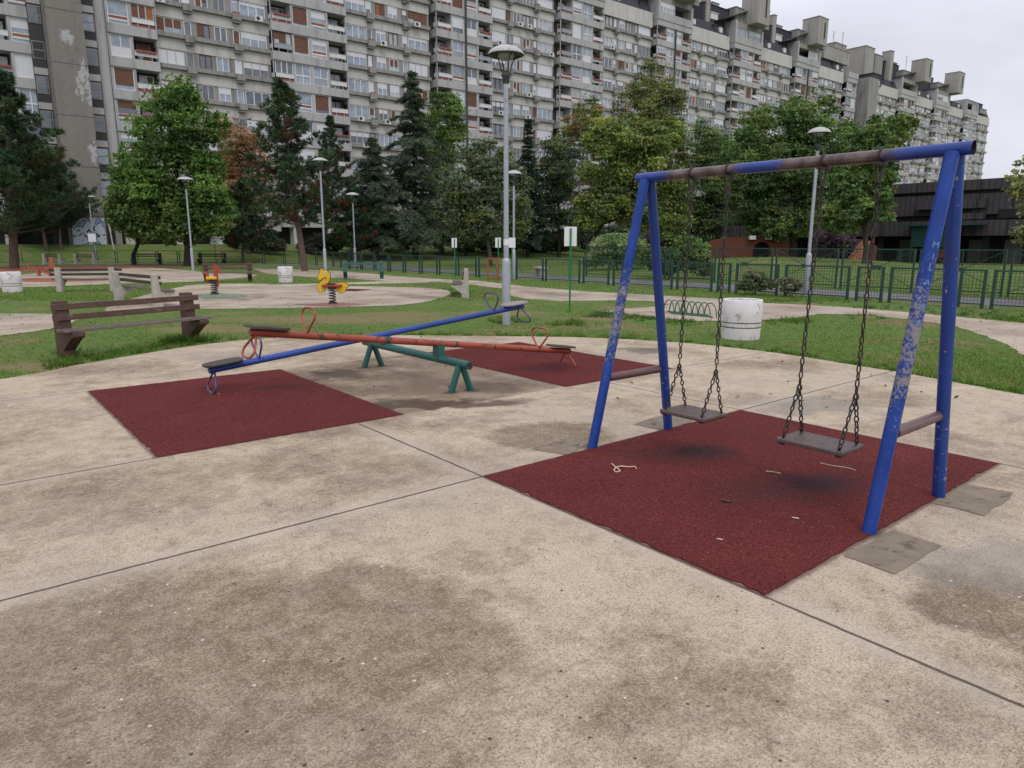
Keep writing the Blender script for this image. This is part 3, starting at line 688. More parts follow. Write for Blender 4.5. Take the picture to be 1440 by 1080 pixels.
# ------------------------------------------------------------------ street lamps
mat_plain('galvanised', (.36, .39, .43), .45, .12, 7, .5, .1, .35, dirt=(.25, .26, .28), dirt_amt=.1)
mat_plain('hood_white', (.42, .42, .41), .5, .15, 5, .4, .1, dirt=(.22, .22, .2), dirt_amt=.12)
mat_plain('lamp_arm', (.045, .05, .055), .45, .3, 10)
tg = NT('lamp_glass'); MAT['lamp_glass'] = tg.fin((.42, .47, .46), .15, 0, .6); tg.p.inputs['Transmission Weight'].default_value = .35
mat_plain('sticker', (.7, .72, .74), .5, .05)
def lamp(label, p, h=5.2, rz=0, hood=.35, thick=1.0, lean=(0, 0)):
    l = thing('street_lamp', label, 'street lamp', (p[0], p[1], float(terrain(p[0], p[1])) - .02), rz, 'park street lamps')
    th = math.atan2(lean[1], lean[0]); l.rotation_euler = (-lean[1], lean[0], rz)
    zj = 1.28
    m = MB(); m.lathe([(.085 * thick, 0), (.085 * thick, zj - .04), (.075 * thick, zj + .02), (.052 * thick, zj + .05)], 20); m.obj('base_tube', MAT['galvanised'], l)
    m = MB(); m.lathe([(.052 * thick, zj), (.046 * thick, h - .62)], 18); m.obj('pole', MAT['galvanised'], l)
    m = MB(); m.lathe([(.05 * thick, h - .72), (.062 * thick, h - .70), (.07 * thick, h - .60), (.10 * thick, h - .56), (.04, h - .54), (0, h - .54)], 16); m.obj('collar', MAT['lamp_arm'], l)
    k = hood / .35
    for j in range(4):
        t_ = PI / 4 + j * PI / 2 + .35; c_, s_ = math.cos(t_), math.sin(t_)
        m = MB(); m.tube([(c_ * r * k, s_ * r * k, h + z) for r, z in ((.05, -.58), (.10, -.47), (.13, -.36), (.18, -.27), (.26, -.215), (.305, -.205))], .012, 7); m.obj('arm', MAT['lamp_arm'], l)
    m = MB(); m.lathe([(hood * x, h - .215 + z) for x, z in ((1.0, 0), (1.005, .012), (.97, .038), (.85, .082), (.65, .125), (.4, .158), (.18, .175), (0, .18))], 32)
    m.lathe([(hood * x, h - .222 + z) for x, z in ((0, .14), (.4, .125), (.8, .055), (.985, .004))], 32, m=1)
    m.obj('hood', [MAT['hood_white'], MAT['lamp_arm']], l)
    m = MB(); m.lathe([(.0, -.10), (.08, -.095), (.14, -.06), (.165, -.01), (.15, .04), (.12, .07)], 20, (0, 0, h - .20)); m.obj('glass_bowl', MAT['lamp_glass'], l)
    return l
p0 = at(712, 456)
l0 = lamp('tall grey lamp post nearest the seesaw, with a white sticker', p0, 5.28, 0.2, .34)
m = MB(); m.lathe([(.0535, 1.58), (.0535, 1.70)], 18); m.obj('sticker', MAT['sticker'], l0)
lamp('grey lamp post behind the swing crossbar, by the fence', at(1133, 415.5), 5.05, .5, .335)
lamp('grey lamp post standing in front of the leaning pine', at(458, 384), 6.1, .1, .40, 1.05)
lamp('grey lamp post in front of the broad green tree', at(272, 381.5), 5.35, .7, .44, 1.0)
lamp('thin grey lamp post behind the dark green bench', at(500, 376), 4.95, .2, .44, .95)
lamp('far grey lamp post before the graffiti wall', ground(135, 367), 5.6, .2, .52, 1.0)
lamp('grey lamp post half hidden behind the nearest lamp post', ground(722.5, 392), 4.85, .2, .36)

# ------------------------------------------------------------------ signs
mat_plain('sign_white', (.72, .73, .75), .55, .05, 4, .3)
mat_plain('sign_green', (.012, .16, .06), .45, .15, 6)
mat_plain('post_grey', (.45, .45, .42), .6, .2, 6, dirt=(.25, .22, .2), dirt_amt=.1)
def sign(label, p, h, w_, ph, rz, back=True, pole=.022):
    s = thing('sign_post', label, 'sign', (p[0], p[1], float(terrain(p[0], p[1])) - .02), rz, 'blank sign boards on green posts')
    m = MB(); m.tube([(0, 0, 0), (0, 0, h - .03)], pole, 12); m.obj('post', MAT['sign_green'], s)
    if h > 1.9 and back:
        m = MB(); m.box(-.034, .034, -.012, .012, .55 + .22, .55 + .75); m.obj('post_sleeve', MAT['sign_green'], s)
    y = pole + .004 if back else -pole - .016
    m = MB(); m.box(-w_ / 2, w_ / 2, y, y + .012, h - ph, h); m.obj('board', MAT['sign_white'], s, bevel=.004)
    return s
VZ = YAW - PI / 2   # turn that faces a thing's -Y side to the camera
sign('white board on a bright green post nearest the swings, seen from behind', at(801, 437), 2.0, .30, .45, VZ + .15)
sign('narrow white board on a thin green post, left of the end-on bench', ground(640, 391.5), 1.85, .26, .43, VZ + .5)
sign('narrow white board on a thin green post inside the red frame', ground(701, 394.5), 1.85, .26, .42, VZ + .45)
sign('white board beside the tall lamp post, seen from the front', ground(720, 395), 1.85, .31, .42, VZ - .2, False)
sign('squarish white board before the dark far benches', ground(304, 370.5), 2.15, .66, .62, VZ, False, .03)
sign('white board in front of the graffiti wall', ground(134, 368.5), 2.4, .72, .68, VZ - .1, False, .035)
pp = ground(160, 350)
q = thing('bare_pole', 'thin bare pale pole on the grass bank by the building', 'pole', (pp[0], pp[1], pp[2]), 0)
m = MB(); m.tube([(0, 0, -.1), (-.2, .1, 2.7)], .06, 8); m.obj('shaft', MAT['post_grey'], q)
m = MB(); m.tube([(-.105, .05, 1.5), (-.21, .105, 2.75)], .085, 8); m.obj('upper_sleeve', MAT['post_grey'], q)

# ------------------------------------------------------------------ fences
mat_plain('fence_green', (.011, .052, .034), .5, .2, 8, .45, 0, 0, dirt=(.07, .10, .075), dirt_amt=.06)
mat_plain('fence_wire', (.018, .034, .028), .6, .2, 8)
mat_plain('fence_dark', (.022, .045, .038), .55, .2, 8)
def panel(parent, p, q, h, mesh_pitch=None, z0=.10, post=.05, mt=None, base=True, brace=False):
    """one fence panel: two posts, top and bottom rail, welded wire between"""
    mt = mt or MAT['fence_green']
    p, q = np.array(p, float), np.array(q, float); d = (q - p); ln = np.linalg.norm(d); d = d / ln
    P = lambda t, z: (p[0] + d[0] * t, p[1] + d[1] * t, z + (p[2] * (1 - t / ln) + q[2] * t / ln if len(p) > 2 else 0))
    m = MB()
    for t_ in (post / 2, ln - post / 2): m.bar(P(t_, -.15), P(t_, h), post, post, up=(d[0], d[1], 0))
    m.bar(P(post, h - .025), P(ln - post, h - .025), .04, .045); m.bar(P(post, z0), P(ln - post, z0), .03, .03)
    fr = m.obj('fence_panel', mt, parent)
    if mesh_pitch:
        m = MB(); n_ = int((ln - 2 * post) / mesh_pitch)
        for i in range(1, n_): t_ = post + (ln - 2 * post) * i / n_; m.bar(P(t_, z0), P(t_, h - .04), .006, .006, up=(d[0], d[1], 0))
        k = int((h - z0) / mesh_pitch)
        for i in range(1, k): m.bar(P(post, z0 + (h - z0) * i / k), P(ln - post, z0 + (h - z0) * i / k), .006, .006)
        m.obj('wire_mesh', MAT['fence_wire'], fr)
    if brace:
        m = MB(); m.bar(P(post, h * .12), P(ln - post, h - .06), .02, .02); m.bar(P(post, h - .06), P(ln - post, h * .12), .02, .02)
        m.obj('cross_brace', mt, fr)
        m = MB(); c_ = P(ln / 2, h * .56); m.bar(P(ln / 2 - .14, h * .56), P(ln / 2 + .14, h * .56), .026, .13); m.obj('name_plate', MAT['fence_dark'], fr)
    return fr
lf = thing('low_fence', 'low green panel fence with paired posts along the asphalt road', 'fence', (20.2, 20, 0))
lf_o = np.array([20.2, 20, 0.])
bs = [(3.2, 4.55), (4.72, 6.02), (6.16, 6.76), (7.0, 8.46), (8.62, 9.36), (9.56, 11.55), (11.77, 13.28), (13.47, 13.98), (14.17, 15.66), (15.84, 18.70), (18.90, 20.34), (20.51, 22.62), (22.75, 24.6)]
b = 25.9
while b < 40: bs.append((b, b + 1.55)); b += 1.72
for y0, y1 in bs: panel(lf, (0, y0 - 20, 0), (0, y1 - 20, 0), .96, .075, .10, .068)
cf = thing('corner_fence', 'low green panel fence curving away behind the pines', 'fence', (21, 44, 0))
pl_ = [np.array(q, float) for q in ((20.35, 40.4), (21.6, 46.5), (20.6, 53), (17.6, 58), (14.0, 63.5), (9, 68.6), (3.5, 71.8), (-4, 74.2))]
seg = []
for a_, b_ in zip(pl_[:-1], pl_[1:]):
    n_ = max(1, round(np.linalg.norm(b_ - a_) / 2.0))
    for i in range(n_):
        s0, s1 = a_ + (b_ - a_) * (i + .03) / n_, a_ + (b_ - a_) * (i + .95) / n_; seg.append((s0, s1))
for s0, s1 in seg:
    panel(cf, (s0[0] - 21, s0[1] - 44, float(terrain(*s0))), (s1[0] - 21, s1[1] - 44, float(terrain(*s1))), 1.02, .2, mt=MAT['fence_dark'])
tf = thing('tall_fence', 'taller green wire fence with crossed braces on the far side of the road', 'fence', (24.9, 12, 0))
for i in range(8):
    y0 = 4.6 + i * 2.55; panel(tf, (0, y0 - 12, 0), (0, y0 + 2.42 - 12, 0), 1.42, .11, .12, .055, brace=True)
hf = thing('hall_fence', 'far dark railing along the lawn in front of the dark hall', 'fence', (57, 20, 0))
for i in range(11):
    y0 = -6 + i * 4.2; fr_ = panel(hf, (0, y0 - 20, float(terrain(57, y0))), (0, y0 + 4.1 - 20, float(terrain(57, y0 + 4.1))), 1.15, .14, .12, .09, MAT['fence_dark'])
rf = thing('red_gate_frame', 'orange red metal frame standing at the green fence', 'gate', (19.6, 25.2, 0))
mat_plain('frame_red', (.42, .085, .04), .5, .2, 6)
for x in (-.28, .28):
    m = MB()
    for y in (-.33, .33): m.bar((x, y, -.1), (x, y, .93), .05, .05, up=(0, 1, 0))
    m.bar((x, -.33, .92), (x, .33, .92), .05, .05); m.bar((x, -.33, .06), (x, .33, .06), .04, .04); m.obj('side_frame', MAT['frame_red'], rf)
m = MB()
for y in (-.33, .33):
    for z in (.915, .055): m.bar((-.25, y, z), (.25, y, z), .035, .035)
m.obj('cross_bar', MAT['frame_red'], rf)

# ------------------------------------------------------------------ spring riders
mat_plain('rider_yellow', (.72, .44, .025), .45, .1, 5, .4, 0, dirt=(.4, .25, .05), dirt_amt=.04)
mat_plain('rider_dark', (.035, .02, .018), .6, .2, 5)
mat_plain('rider_red', (.36, .055, .035), .5, .2, 5, .4, 0, dirt=(.2, .05, .04), dirt_amt=.1)
mat_plain('eye_white', (.75, .75, .72), .4, .05)
def spring(parent, h=.40, r=.085, turns=5):
    m = MB(); m.tube([(r * math.cos(t_), r * math.sin(t_), .04 + (h - .06) * t_ / (2 * PI * turns)) for t_ in np.linspace(0, 2 * PI * turns, turns * 14)], .016, 7); m.obj('spring', MAT['dark_steel'], parent)
    m = MB(); m.lathe([(0, .05), (r + .02, .05), (r + .035, .0), (r + .04, -.01)], 18); m.obj('base_plate', MAT['rider_dark'], parent)
    m = MB(); m.box(-.11, .11, -.09, .09, h - .02, h + .09); m.obj('spring_head', MAT['rider_dark'], parent, bevel=.01)
def outline(poly, grow):
    c = np.mean(poly, 0); n = len(poly); out = []
    for i in range(n):
        a_, b_, d_ = np.array(poly[i - 1]), np.array(poly[i]), np.array(poly[(i + 1) % n])
        t_ = d_ - a_; t_ = t_ / (np.linalg.norm(t_) + 1e-9); out.append(tuple(b_ + np.array([t_[1], -t_[0]]) * grow))
    return out
hp = at(468, 427.5)
hr = thing('spring_rider', 'yellow horse shaped spring rider with a red seat', 'spring rider', (hp[0], hp[1], 0), VZ, 'spring riders on the middle pad')
spring(hr, .42)
U6 = 1 / 6.545 * depth_of(hp) / F_PX      # metres per pixel of the enlarged study
X = lambda q: [((x - 848) * U6, (692 - y) * U6 * 1.0) for x, y in q]
neck = [(765, 368), (778, 384), (800, 384), (826, 402), (838, 430), (832, 468), (816, 500), (800, 524), (790, 552), (775, 576), (748, 584), (724, 574), (715, 545), (724, 512), (752, 488), (778, 462), (764, 458), (748, 474), (726, 466), (724, 448), (736, 428), (744, 408), (750, 386)]
tail = [(905, 512), (935, 496), (972, 500), (998, 530), (985, 545), (974, 535), (975, 560), (955, 584), (920, 588), (895, 575), (890, 545)]
neck, tail = (list(reversed(X(q))) for q in (neck, tail))
neck, tail = ([tuple(p) for p in smooth_closed(q, 3)] for q in (neck, tail))
O3, UX, UY = (0, 0, 0), (1, 0, 0), (0, 0, 1)
m = MB(); m.prism(neck, (0, 0, 0), UX, UY, .036, 0); m.prism(outline(neck, .011), O3, UX, UY, .028, 1); m.obj('head_panel', [MAT['rider_yellow'], MAT['rider_dark']], hr)
m = MB(); m.prism(tail, O3, UX, UY, .036, 0); m.prism(outline(tail, .011), O3, UX, UY, .028, 1); m.obj('tail_panel', [MAT['rider_yellow'], MAT['rider_dark']], hr)
sx0, sx1 = X([(762, 0)])[0][0], X([(945, 0)])[0][0]
m = MB(); m.box(sx0, sx1, -.12, .12, .455, .53); m.obj('seat', MAT['rider_red'], hr, bevel=.03)
m = MB(); m.box(-.12, .10, -.13, .13, .532, .55); m.obj('seat_pad', MAT['rider_dark'], hr, bevel=.006)
ex, ez = X([(798, 408)])[0]
m = MB(); m.tube([(ex, -.024, ez), (ex, .024, ez)], .032, 14, 0); m.obj('eye', MAT['eye_white'], hr)
m = MB(); m.tube([(ex + .006, -.028, ez), (ex + .006, .028, ez)], .013, 10, 0); m.obj('pupil', MAT['rider_dark'], hr)
m = MB(); m.tube([(X([(800, 470)])[0][0], -.20, .70), (X([(800, 470)])[0][0], .20, .70)], .014, 8); m.obj('hand_bar', MAT['rider_dark'], hr)
rp = at(302, 414)
rr_ = thing('spring_rider', 'small red bird shaped spring rider on the green worn circle', 'spring rider', (rp[0], rp[1], 0), VZ, 'spring riders on the middle pad')
spring(rr_, .40, .10, 5)
U8 = 1 / 8 * depth_of(rp) / F_PX
X = lambda q: [((x - 1135) * U8, (915 - y) * U8) for x, y in q]
body = [(1150, 588), (1178, 590), (1192, 620), (1225, 660), (1228, 690), (1192, 676), (1188, 730), (1192, 800), (1178, 836), (1156, 828), (1150, 770), (1140, 720), (1146, 650), (1138, 612)]
rtail = [(1046, 668), (1072, 664), (1080, 700), (1096, 730), (1098, 780), (1068, 792), (1050, 770), (1056, 725)]
for nm, pg in (('body_panel', body), ('tail_panel', rtail)):
    pg = [tuple(p) for p in smooth_closed(list(reversed(X(pg))), 3)]
    m = MB(); m.prism(pg, (0, 0, 0), UX, UY, .04); m.obj(nm, MAT['rider_red'], rr_)
m = MB(); m.box(-.20, .12, -.13, .13, .47, .56); m.obj('seat', MAT['rider_yellow'], rr_, bevel=.03)

# orange seesaw far left
op = at(55, 388)
og = thing('small_seesaw', 'bright orange seesaw beam with an upright board, behind the long bench', 'seesaw', (op[0], op[1], 0), VZ)
mat_plain('orange_plastic', (.34, .085, .045), .45, .12, 5)
k = depth_of(op) / F_PX
m = MB(); m.bar((-24 * k, 0, 10.5 * k), (24 * k, 0, 11.5 * k), .10, .06); m.obj('beam', MAT['orange_plastic'], og, bevel=.02)
m = MB(); m.prism([(16 * k, 10 * k), (23 * k, 10 * k), (22 * k, 25 * k), (17.5 * k, 25.5 * k)], O3, UX, UY, .10); m.obj('upright_board', MAT['orange_plastic'], og, bevel=.02)
m = MB(); m.bar((0, 0, 10 * k), (24 * k, -.25, -1 * k), .06, .06); m.bar((0, 0, 10 * k), (20 * k, .35, 0), .06, .06); m.bar((0, 0, 10 * k), (0, 0, 0), .12, .12, up=(0, 1, 0)); m.obj('strut', MAT['orange_plastic'], og)
m = MB(); m.tube([(-9 * k, -.18, 12 * k), (-11 * k, -.18, 16 * k), (-11 * k, .18, 16 * k), (-9 * k, .18, 12 * k)], .02, 6); m.obj('handle', MAT['orange_plastic'], og)

# bicycle rack: a row of low green hoops
br = thing('bicycle_rack', 'low green rack of crossing hoops beside the white bin', 'bicycle rack', (13.2, 9.72, 0))
mat_plain('rack_green', (.02, .13, .085), .45, .2, 8)
for i in range(8):
    y0 = .70 - i * .165
    m = MB(); m.tube([(.13 * math.cos(t_), y0 + .25 * math.cos(t_), .30 * math.sin(t_) ** .8 if 0 < t_ < PI else 0) for t_ in np.linspace(0, PI, 15)], .013, 7); m.obj('hoop', MAT['rack_green'], br)
for x in (-.13, .13):
    m = MB(); m.tube([(x, .70 + .3 * x / .26, .012), (x, -.46 + .3 * x / .26, .012)], .014, 7); m.obj('base_rail', MAT['rack_green'], br)

# stone slab bench beyond the fence
sp_ = ground(760, 388.5)
sb = thing('slab_bench', 'grey stone slab bench on the grass behind the low fence', 'bench', (sp_[0], sp_[1], sp_[2]), 1.2)
m = MB(); m.box(-.55, .55, -.2, .2, .36, .45); m.obj('seat_slab', MAT['bench_concrete'], sb, bevel=.02)
for x in (-.38, .38):
    m = MB(); m.box(x - .09, x + .09, -.16, .16, -.05, .358); m.obj('leg', MAT['bench_concrete'], sb, bevel=.02)

# ------------------------------------------------------------------ small litter on the mats
mat_plain('dry_strip', (.58, .46, .32), .7, .3, 30); mat_plain('green_twig', (.42, .42, .22), .7, .3, 30); mat_plain('dark_leaf', (.05, .045, .025), .8, .3, 30)
def litter(name, label, cat, pts, r, mat, flat=.5):
    P = [at(x, y, .0095 + dz) for x, y, dz in pts]; o = P[0].copy(); m = MB()
    m.tube(open_curve([q - o for q in P], 4), r, 6); ob = m.obj(name, MAT[mat], loc=tuple(o)); tag(ob, label, cat); return ob
litter('dry_peel', 'curled pale dry strip lying on the mat near the front left swing leg', 'litter', [(860, 652, .004), (866, 657, .012), (872, 662, .004), (866, 663.5, .001), (864, 659.5, .006), (872, 655.5, .014), (884, 656.5, .008), (892, 656, .004), (895, 658.5, .004)], .0042, 'dry_strip')
litter('green_twig', 'short pale green twig on the mat between the two worn patches', 'twig', [(1077, 662.5, 0), (1085, 663.4, .004), (1098, 665.5, 0)], .0038, 'green_twig')
litter('long_twig', 'long thin green twig on the mat under the right swing', 'twig', [(1154, 651, 0), (1172, 655, .004), (1190, 657.5, .003), (1203, 661, 0)], .003, 'green_twig')
litter('dark_leaf', 'dark curled leaf on the middle of the swing mat', 'leaf', [(1013, 703.5, 0), (1020, 704.5, .008), (1030, 705.5, 0)], .006, 'dark_leaf')
litter('dry_leaf', 'small pale leaf on the mat left of the flaked leg', 'leaf', [(1114, 727.5, 0), (1118, 728.2, .005), (1123, 729, 0)], .0042, 'dry_strip')
litter('tan_leaf', 'tiny tan leaf on the mat below the dark curled leaf', 'leaf', [(1008, 757.5, 0), (1012, 758, .004), (1016, 759, 0)], .0035, 'dry_strip')
# ------------------------------------------------------------------ foliage and bark
def leaf_mat(name, gloss=.25, transl=.28):
    t = NT(name); c = t.attr('tint'); t.fin(c, .6, 0, gloss)
    tr = t.n.new('ShaderNodeBsdfTranslucent'); t.put(tr.inputs[0], t.mix(1, c, (1.25, 1.3, .7), 'MULTIPLY'))
    ms = t.n.new('ShaderNodeMixShader'); ms.inputs[0].default_value = transl
    t.l.new(t.p.outputs[0], ms.inputs[1]); t.l.new(tr.outputs[0], ms.inputs[2]); t.l.new(ms.outputs[0], t.out.inputs[0])
    MAT[name] = t.m
leaf_mat('leaf', .25, .34); leaf_mat('needle', .2, .12); leaf_mat('grass_blade', .2, .3)
mat_plain('bark', (.075, .060, .050), .9, .4, 5, .2, .8, dirt=(.03, .025, .02), dirt_amt=.14, stretch=(2, 2, .4))
mat_plain('bark_pine', (.125, .085, .068), .9, .4, 5, .2, .8, dirt=(.05, .035, .03), dirt_amt=.14, stretch=(2, 2, .5))
mat_plain('bark_dark', (.028, .024, .021), .9, .4, 5, .2, .8)

def unit(v): return v / (np.linalg.norm(v, axis=-1, keepdims=True) + 1e-9)
def leaf_quads(g, C, size, up=.5, wid=.6, outv=None):
    """diamond leaves at C with scattered directions"""
    n = len(C); nn = g.normal(size=(n, 3)); nn = unit(nn); nn[:, 2] += up
    if outv is not None: nn += outv * .7
    nn = unit(nn); t = unit(np.cross(nn, g.normal(size=(n, 3)))); s = np.cross(nn, t)
    l = size * g.uniform(.65, 1.3, (n, 1)); w_ = l * wid * g.uniform(.7, 1.2, (n, 1))
    V = np.empty((n, 4, 3)); V[:, 0] = C - t * l / 2; V[:, 1] = C + s * w_ / 2 + nn * l * .08; V[:, 2] = C + t * l / 2; V[:, 3] = C - s * w_ / 2 + nn * l * .08
    return V.reshape(-1, 3)
def blade_quads(C, D, S, ln, wd):
    """needles or blades: from C along D (unit), S side vectors"""
    n = len(C); V = np.empty((n, 4, 3)); ln = np.asarray(ln).reshape(-1, 1); wd = np.asarray(wd).reshape(-1, 1)
    V[:, 0] = C - S * wd / 2; V[:, 1] = C + S * wd / 2; V[:, 2] = C + D * ln + S * wd * .2; V[:, 3] = C + D * ln - S * wd * .2
    return V.reshape(-1, 3)

def broadleaf(label, base, crown, cols, n=16000, leaf=.2, seed=1, depth=None, trunk=.2, group=None, bark='bark', name='broadleaf_tree', density=1.0, clump=.30, nbr=None, lean=0, tall_trunk=None, up=.5, fill=.24):
    """crown: list of (cx,cy,rx,ry) outlines as seen, given real size and depth at the tree's own distance"""
    g = np.random.default_rng(seed); rd = random.Random(seed)
    base = np.array(base, float); dep = depth_of(base) if depth is None else depth
    t_ = thing(name, label, 'tree' if 'tree' in name else 'shrub', tuple(base), 0, group)
    k = dep / F_PX
    VW = np.array([base[0], base[1], 0]); VW = VW / np.linalg.norm(VW); SD = np.array([VW[1], -VW[0], 0])
    cl = []
    for i, (cx, cy, rx, ry) in enumerate(crown):
        c = deep(cx, cy, dep) - base; rxm, rym = rx * k * 1.12, ry * k * 1.12; rz_ = (rxm + min(rxm, rym)) / 2 * .95
        c = c + VW * rd.uniform(-.25, .25) * rz_
        m_ = max(6, int(3.0 * (rxm * rym + rxm * rz_) / (clump * min(rxm, rym, 2.2)) ** 2 * .22))
        for j in range(m_):
            d = unit(g.normal(size=3)); r_ = g.uniform(.25, 1.0) ** .6
            p = c + (SD * d[0] * rxm + VW * d[1] * rz_ + np.array([0, 0, 1.]) * d[2] * rym) * r_ * .9
            cl.append((p, clump * min(rxm, rym, 2.2) * g.uniform(.55, 1.5), c, (rxm * rym) ** .5))
    area = sum(q[1] ** 2 for q in cl)
    Cs, Ts, Os = [], [], []
    cols = np.array(cols) * np.array([1.10, 1.0, 1.6])
    for p, r_, c, _ in cl:
        m_ = int(n * 2.2 * density * r_ ** 2 / area); q = unit(g.normal(size=(m_, 3))) * (g.uniform(0, 1, (m_, 1)) ** .42) * r_
        q[:, 2] *= .72
        q += .25 * r_ * np.sin(q * 9 / r_ + g.uniform(0, 6, 3))
        Cs.append(p + q); Os.append(np.repeat(unit(p - c)[None], m_, 0))
        base_c = cols[g.integers(len(cols))] * g.uniform(.65, 1.3) * 1.85
        tt = base_c * g.uniform(.65, 1.4, (m_, 1)); tt[:, 0] *= g.uniform(.8, 1.35, m_); Ts.append(tt)
    for cx, cy, rx, ry in crown:
        c = deep(cx, cy, dep) - base; rxm, rym = rx * k * 1.1, ry * k * 1.1; rz_ = (rxm + min(rxm, rym)) / 2 * .95
        m_ = int(n * fill * density * rx * ry / sum(q[2] * q[3] for q in crown)); q = unit(g.normal(size=(m_, 3))) * (g.uniform(.15, 1, (m_, 1)) ** .5)
        q = q * (1 + .20 * np.sin(q[:, [1, 2, 0]] * 8 + g.uniform(0, 6, 3)) * np.sin(q * 6 + g.uniform(0, 6, 3)))
        Cs.append(c + SD * q[:, :1] * rxm + VW * q[:, 1:2] * rz_ + np.array([0, 0, 1.]) * q[:, 2:] * rym); Os.append(q)
        bc = cols[g.integers(len(cols), size=m_)] * 1.5; Ts.append(bc * g.uniform(.6, 1.3, (m_, 1)))
    C_ = np.concatenate(Cs); ok = C_[:, 2] > .15
    C_ = C_[ok]; T_ = np.concatenate(Ts)[ok]; O_ = np.concatenate(Os)[ok]
    fast_mesh('crown', leaf_quads(g, C_, leaf * .92, up, .62, O_), 4, MAT['leaf'], t_, T_)
    # trunk and limbs
    tops = sorted(cl, key=lambda q: -q[0][2]); zt = tops[0][0][2]; zlow = min(q[0][2] for q in cl)
    tt = tall_trunk or .72
    cm = np.mean([q[0] for q in cl], 0)
    spine = [np.array([0, 0, -.15])] + [np.array([cm[0] * s_ * .9 + g.normal() * .12 * zt * .06, cm[1] * s_ * .9 + g.normal() * .12 * zt * .06, zt * tt * s_]) for s_ in np.linspace(.14, 1, 7)]
    spine[1][:2] *= .4
    m = MB(); rad = np.linspace(1, .22, len(spine)) * trunk; rad[0] *= 1.35
    m.tube(spine, rad, 9); m.obj('trunk', MAT[bark], t_)
    m = MB(); pick = cl if nbr is None else cl[:]; g.shuffle(pick) if False else rd.shuffle(pick)
    for p, r_, c, _ in pick[:nbr or 26]:
        s_ = min(.98, max(.18, (p[2] / (zt * tt)) * .72 - .02)); f = s_ * (len(spine) - 2) + 1; i = min(int(f), len(spine) - 2)
        o_ = spine[i] + (spine[i + 1] - spine[i]) * (f - i); rr0 = trunk * (1 - .75 * s_) * .45
        mid = (o_ + p) / 2 + np.array([0, 0, .12 * np.linalg.norm(p - o_)]) + g.normal(size=3) * .12
        m.tube(open_curve([o_, mid, p], 4), np.linspace(rr0, .012, 9), 6, caps=False)
    m.obj('limbs', MAT[bark], t_)
    return t_

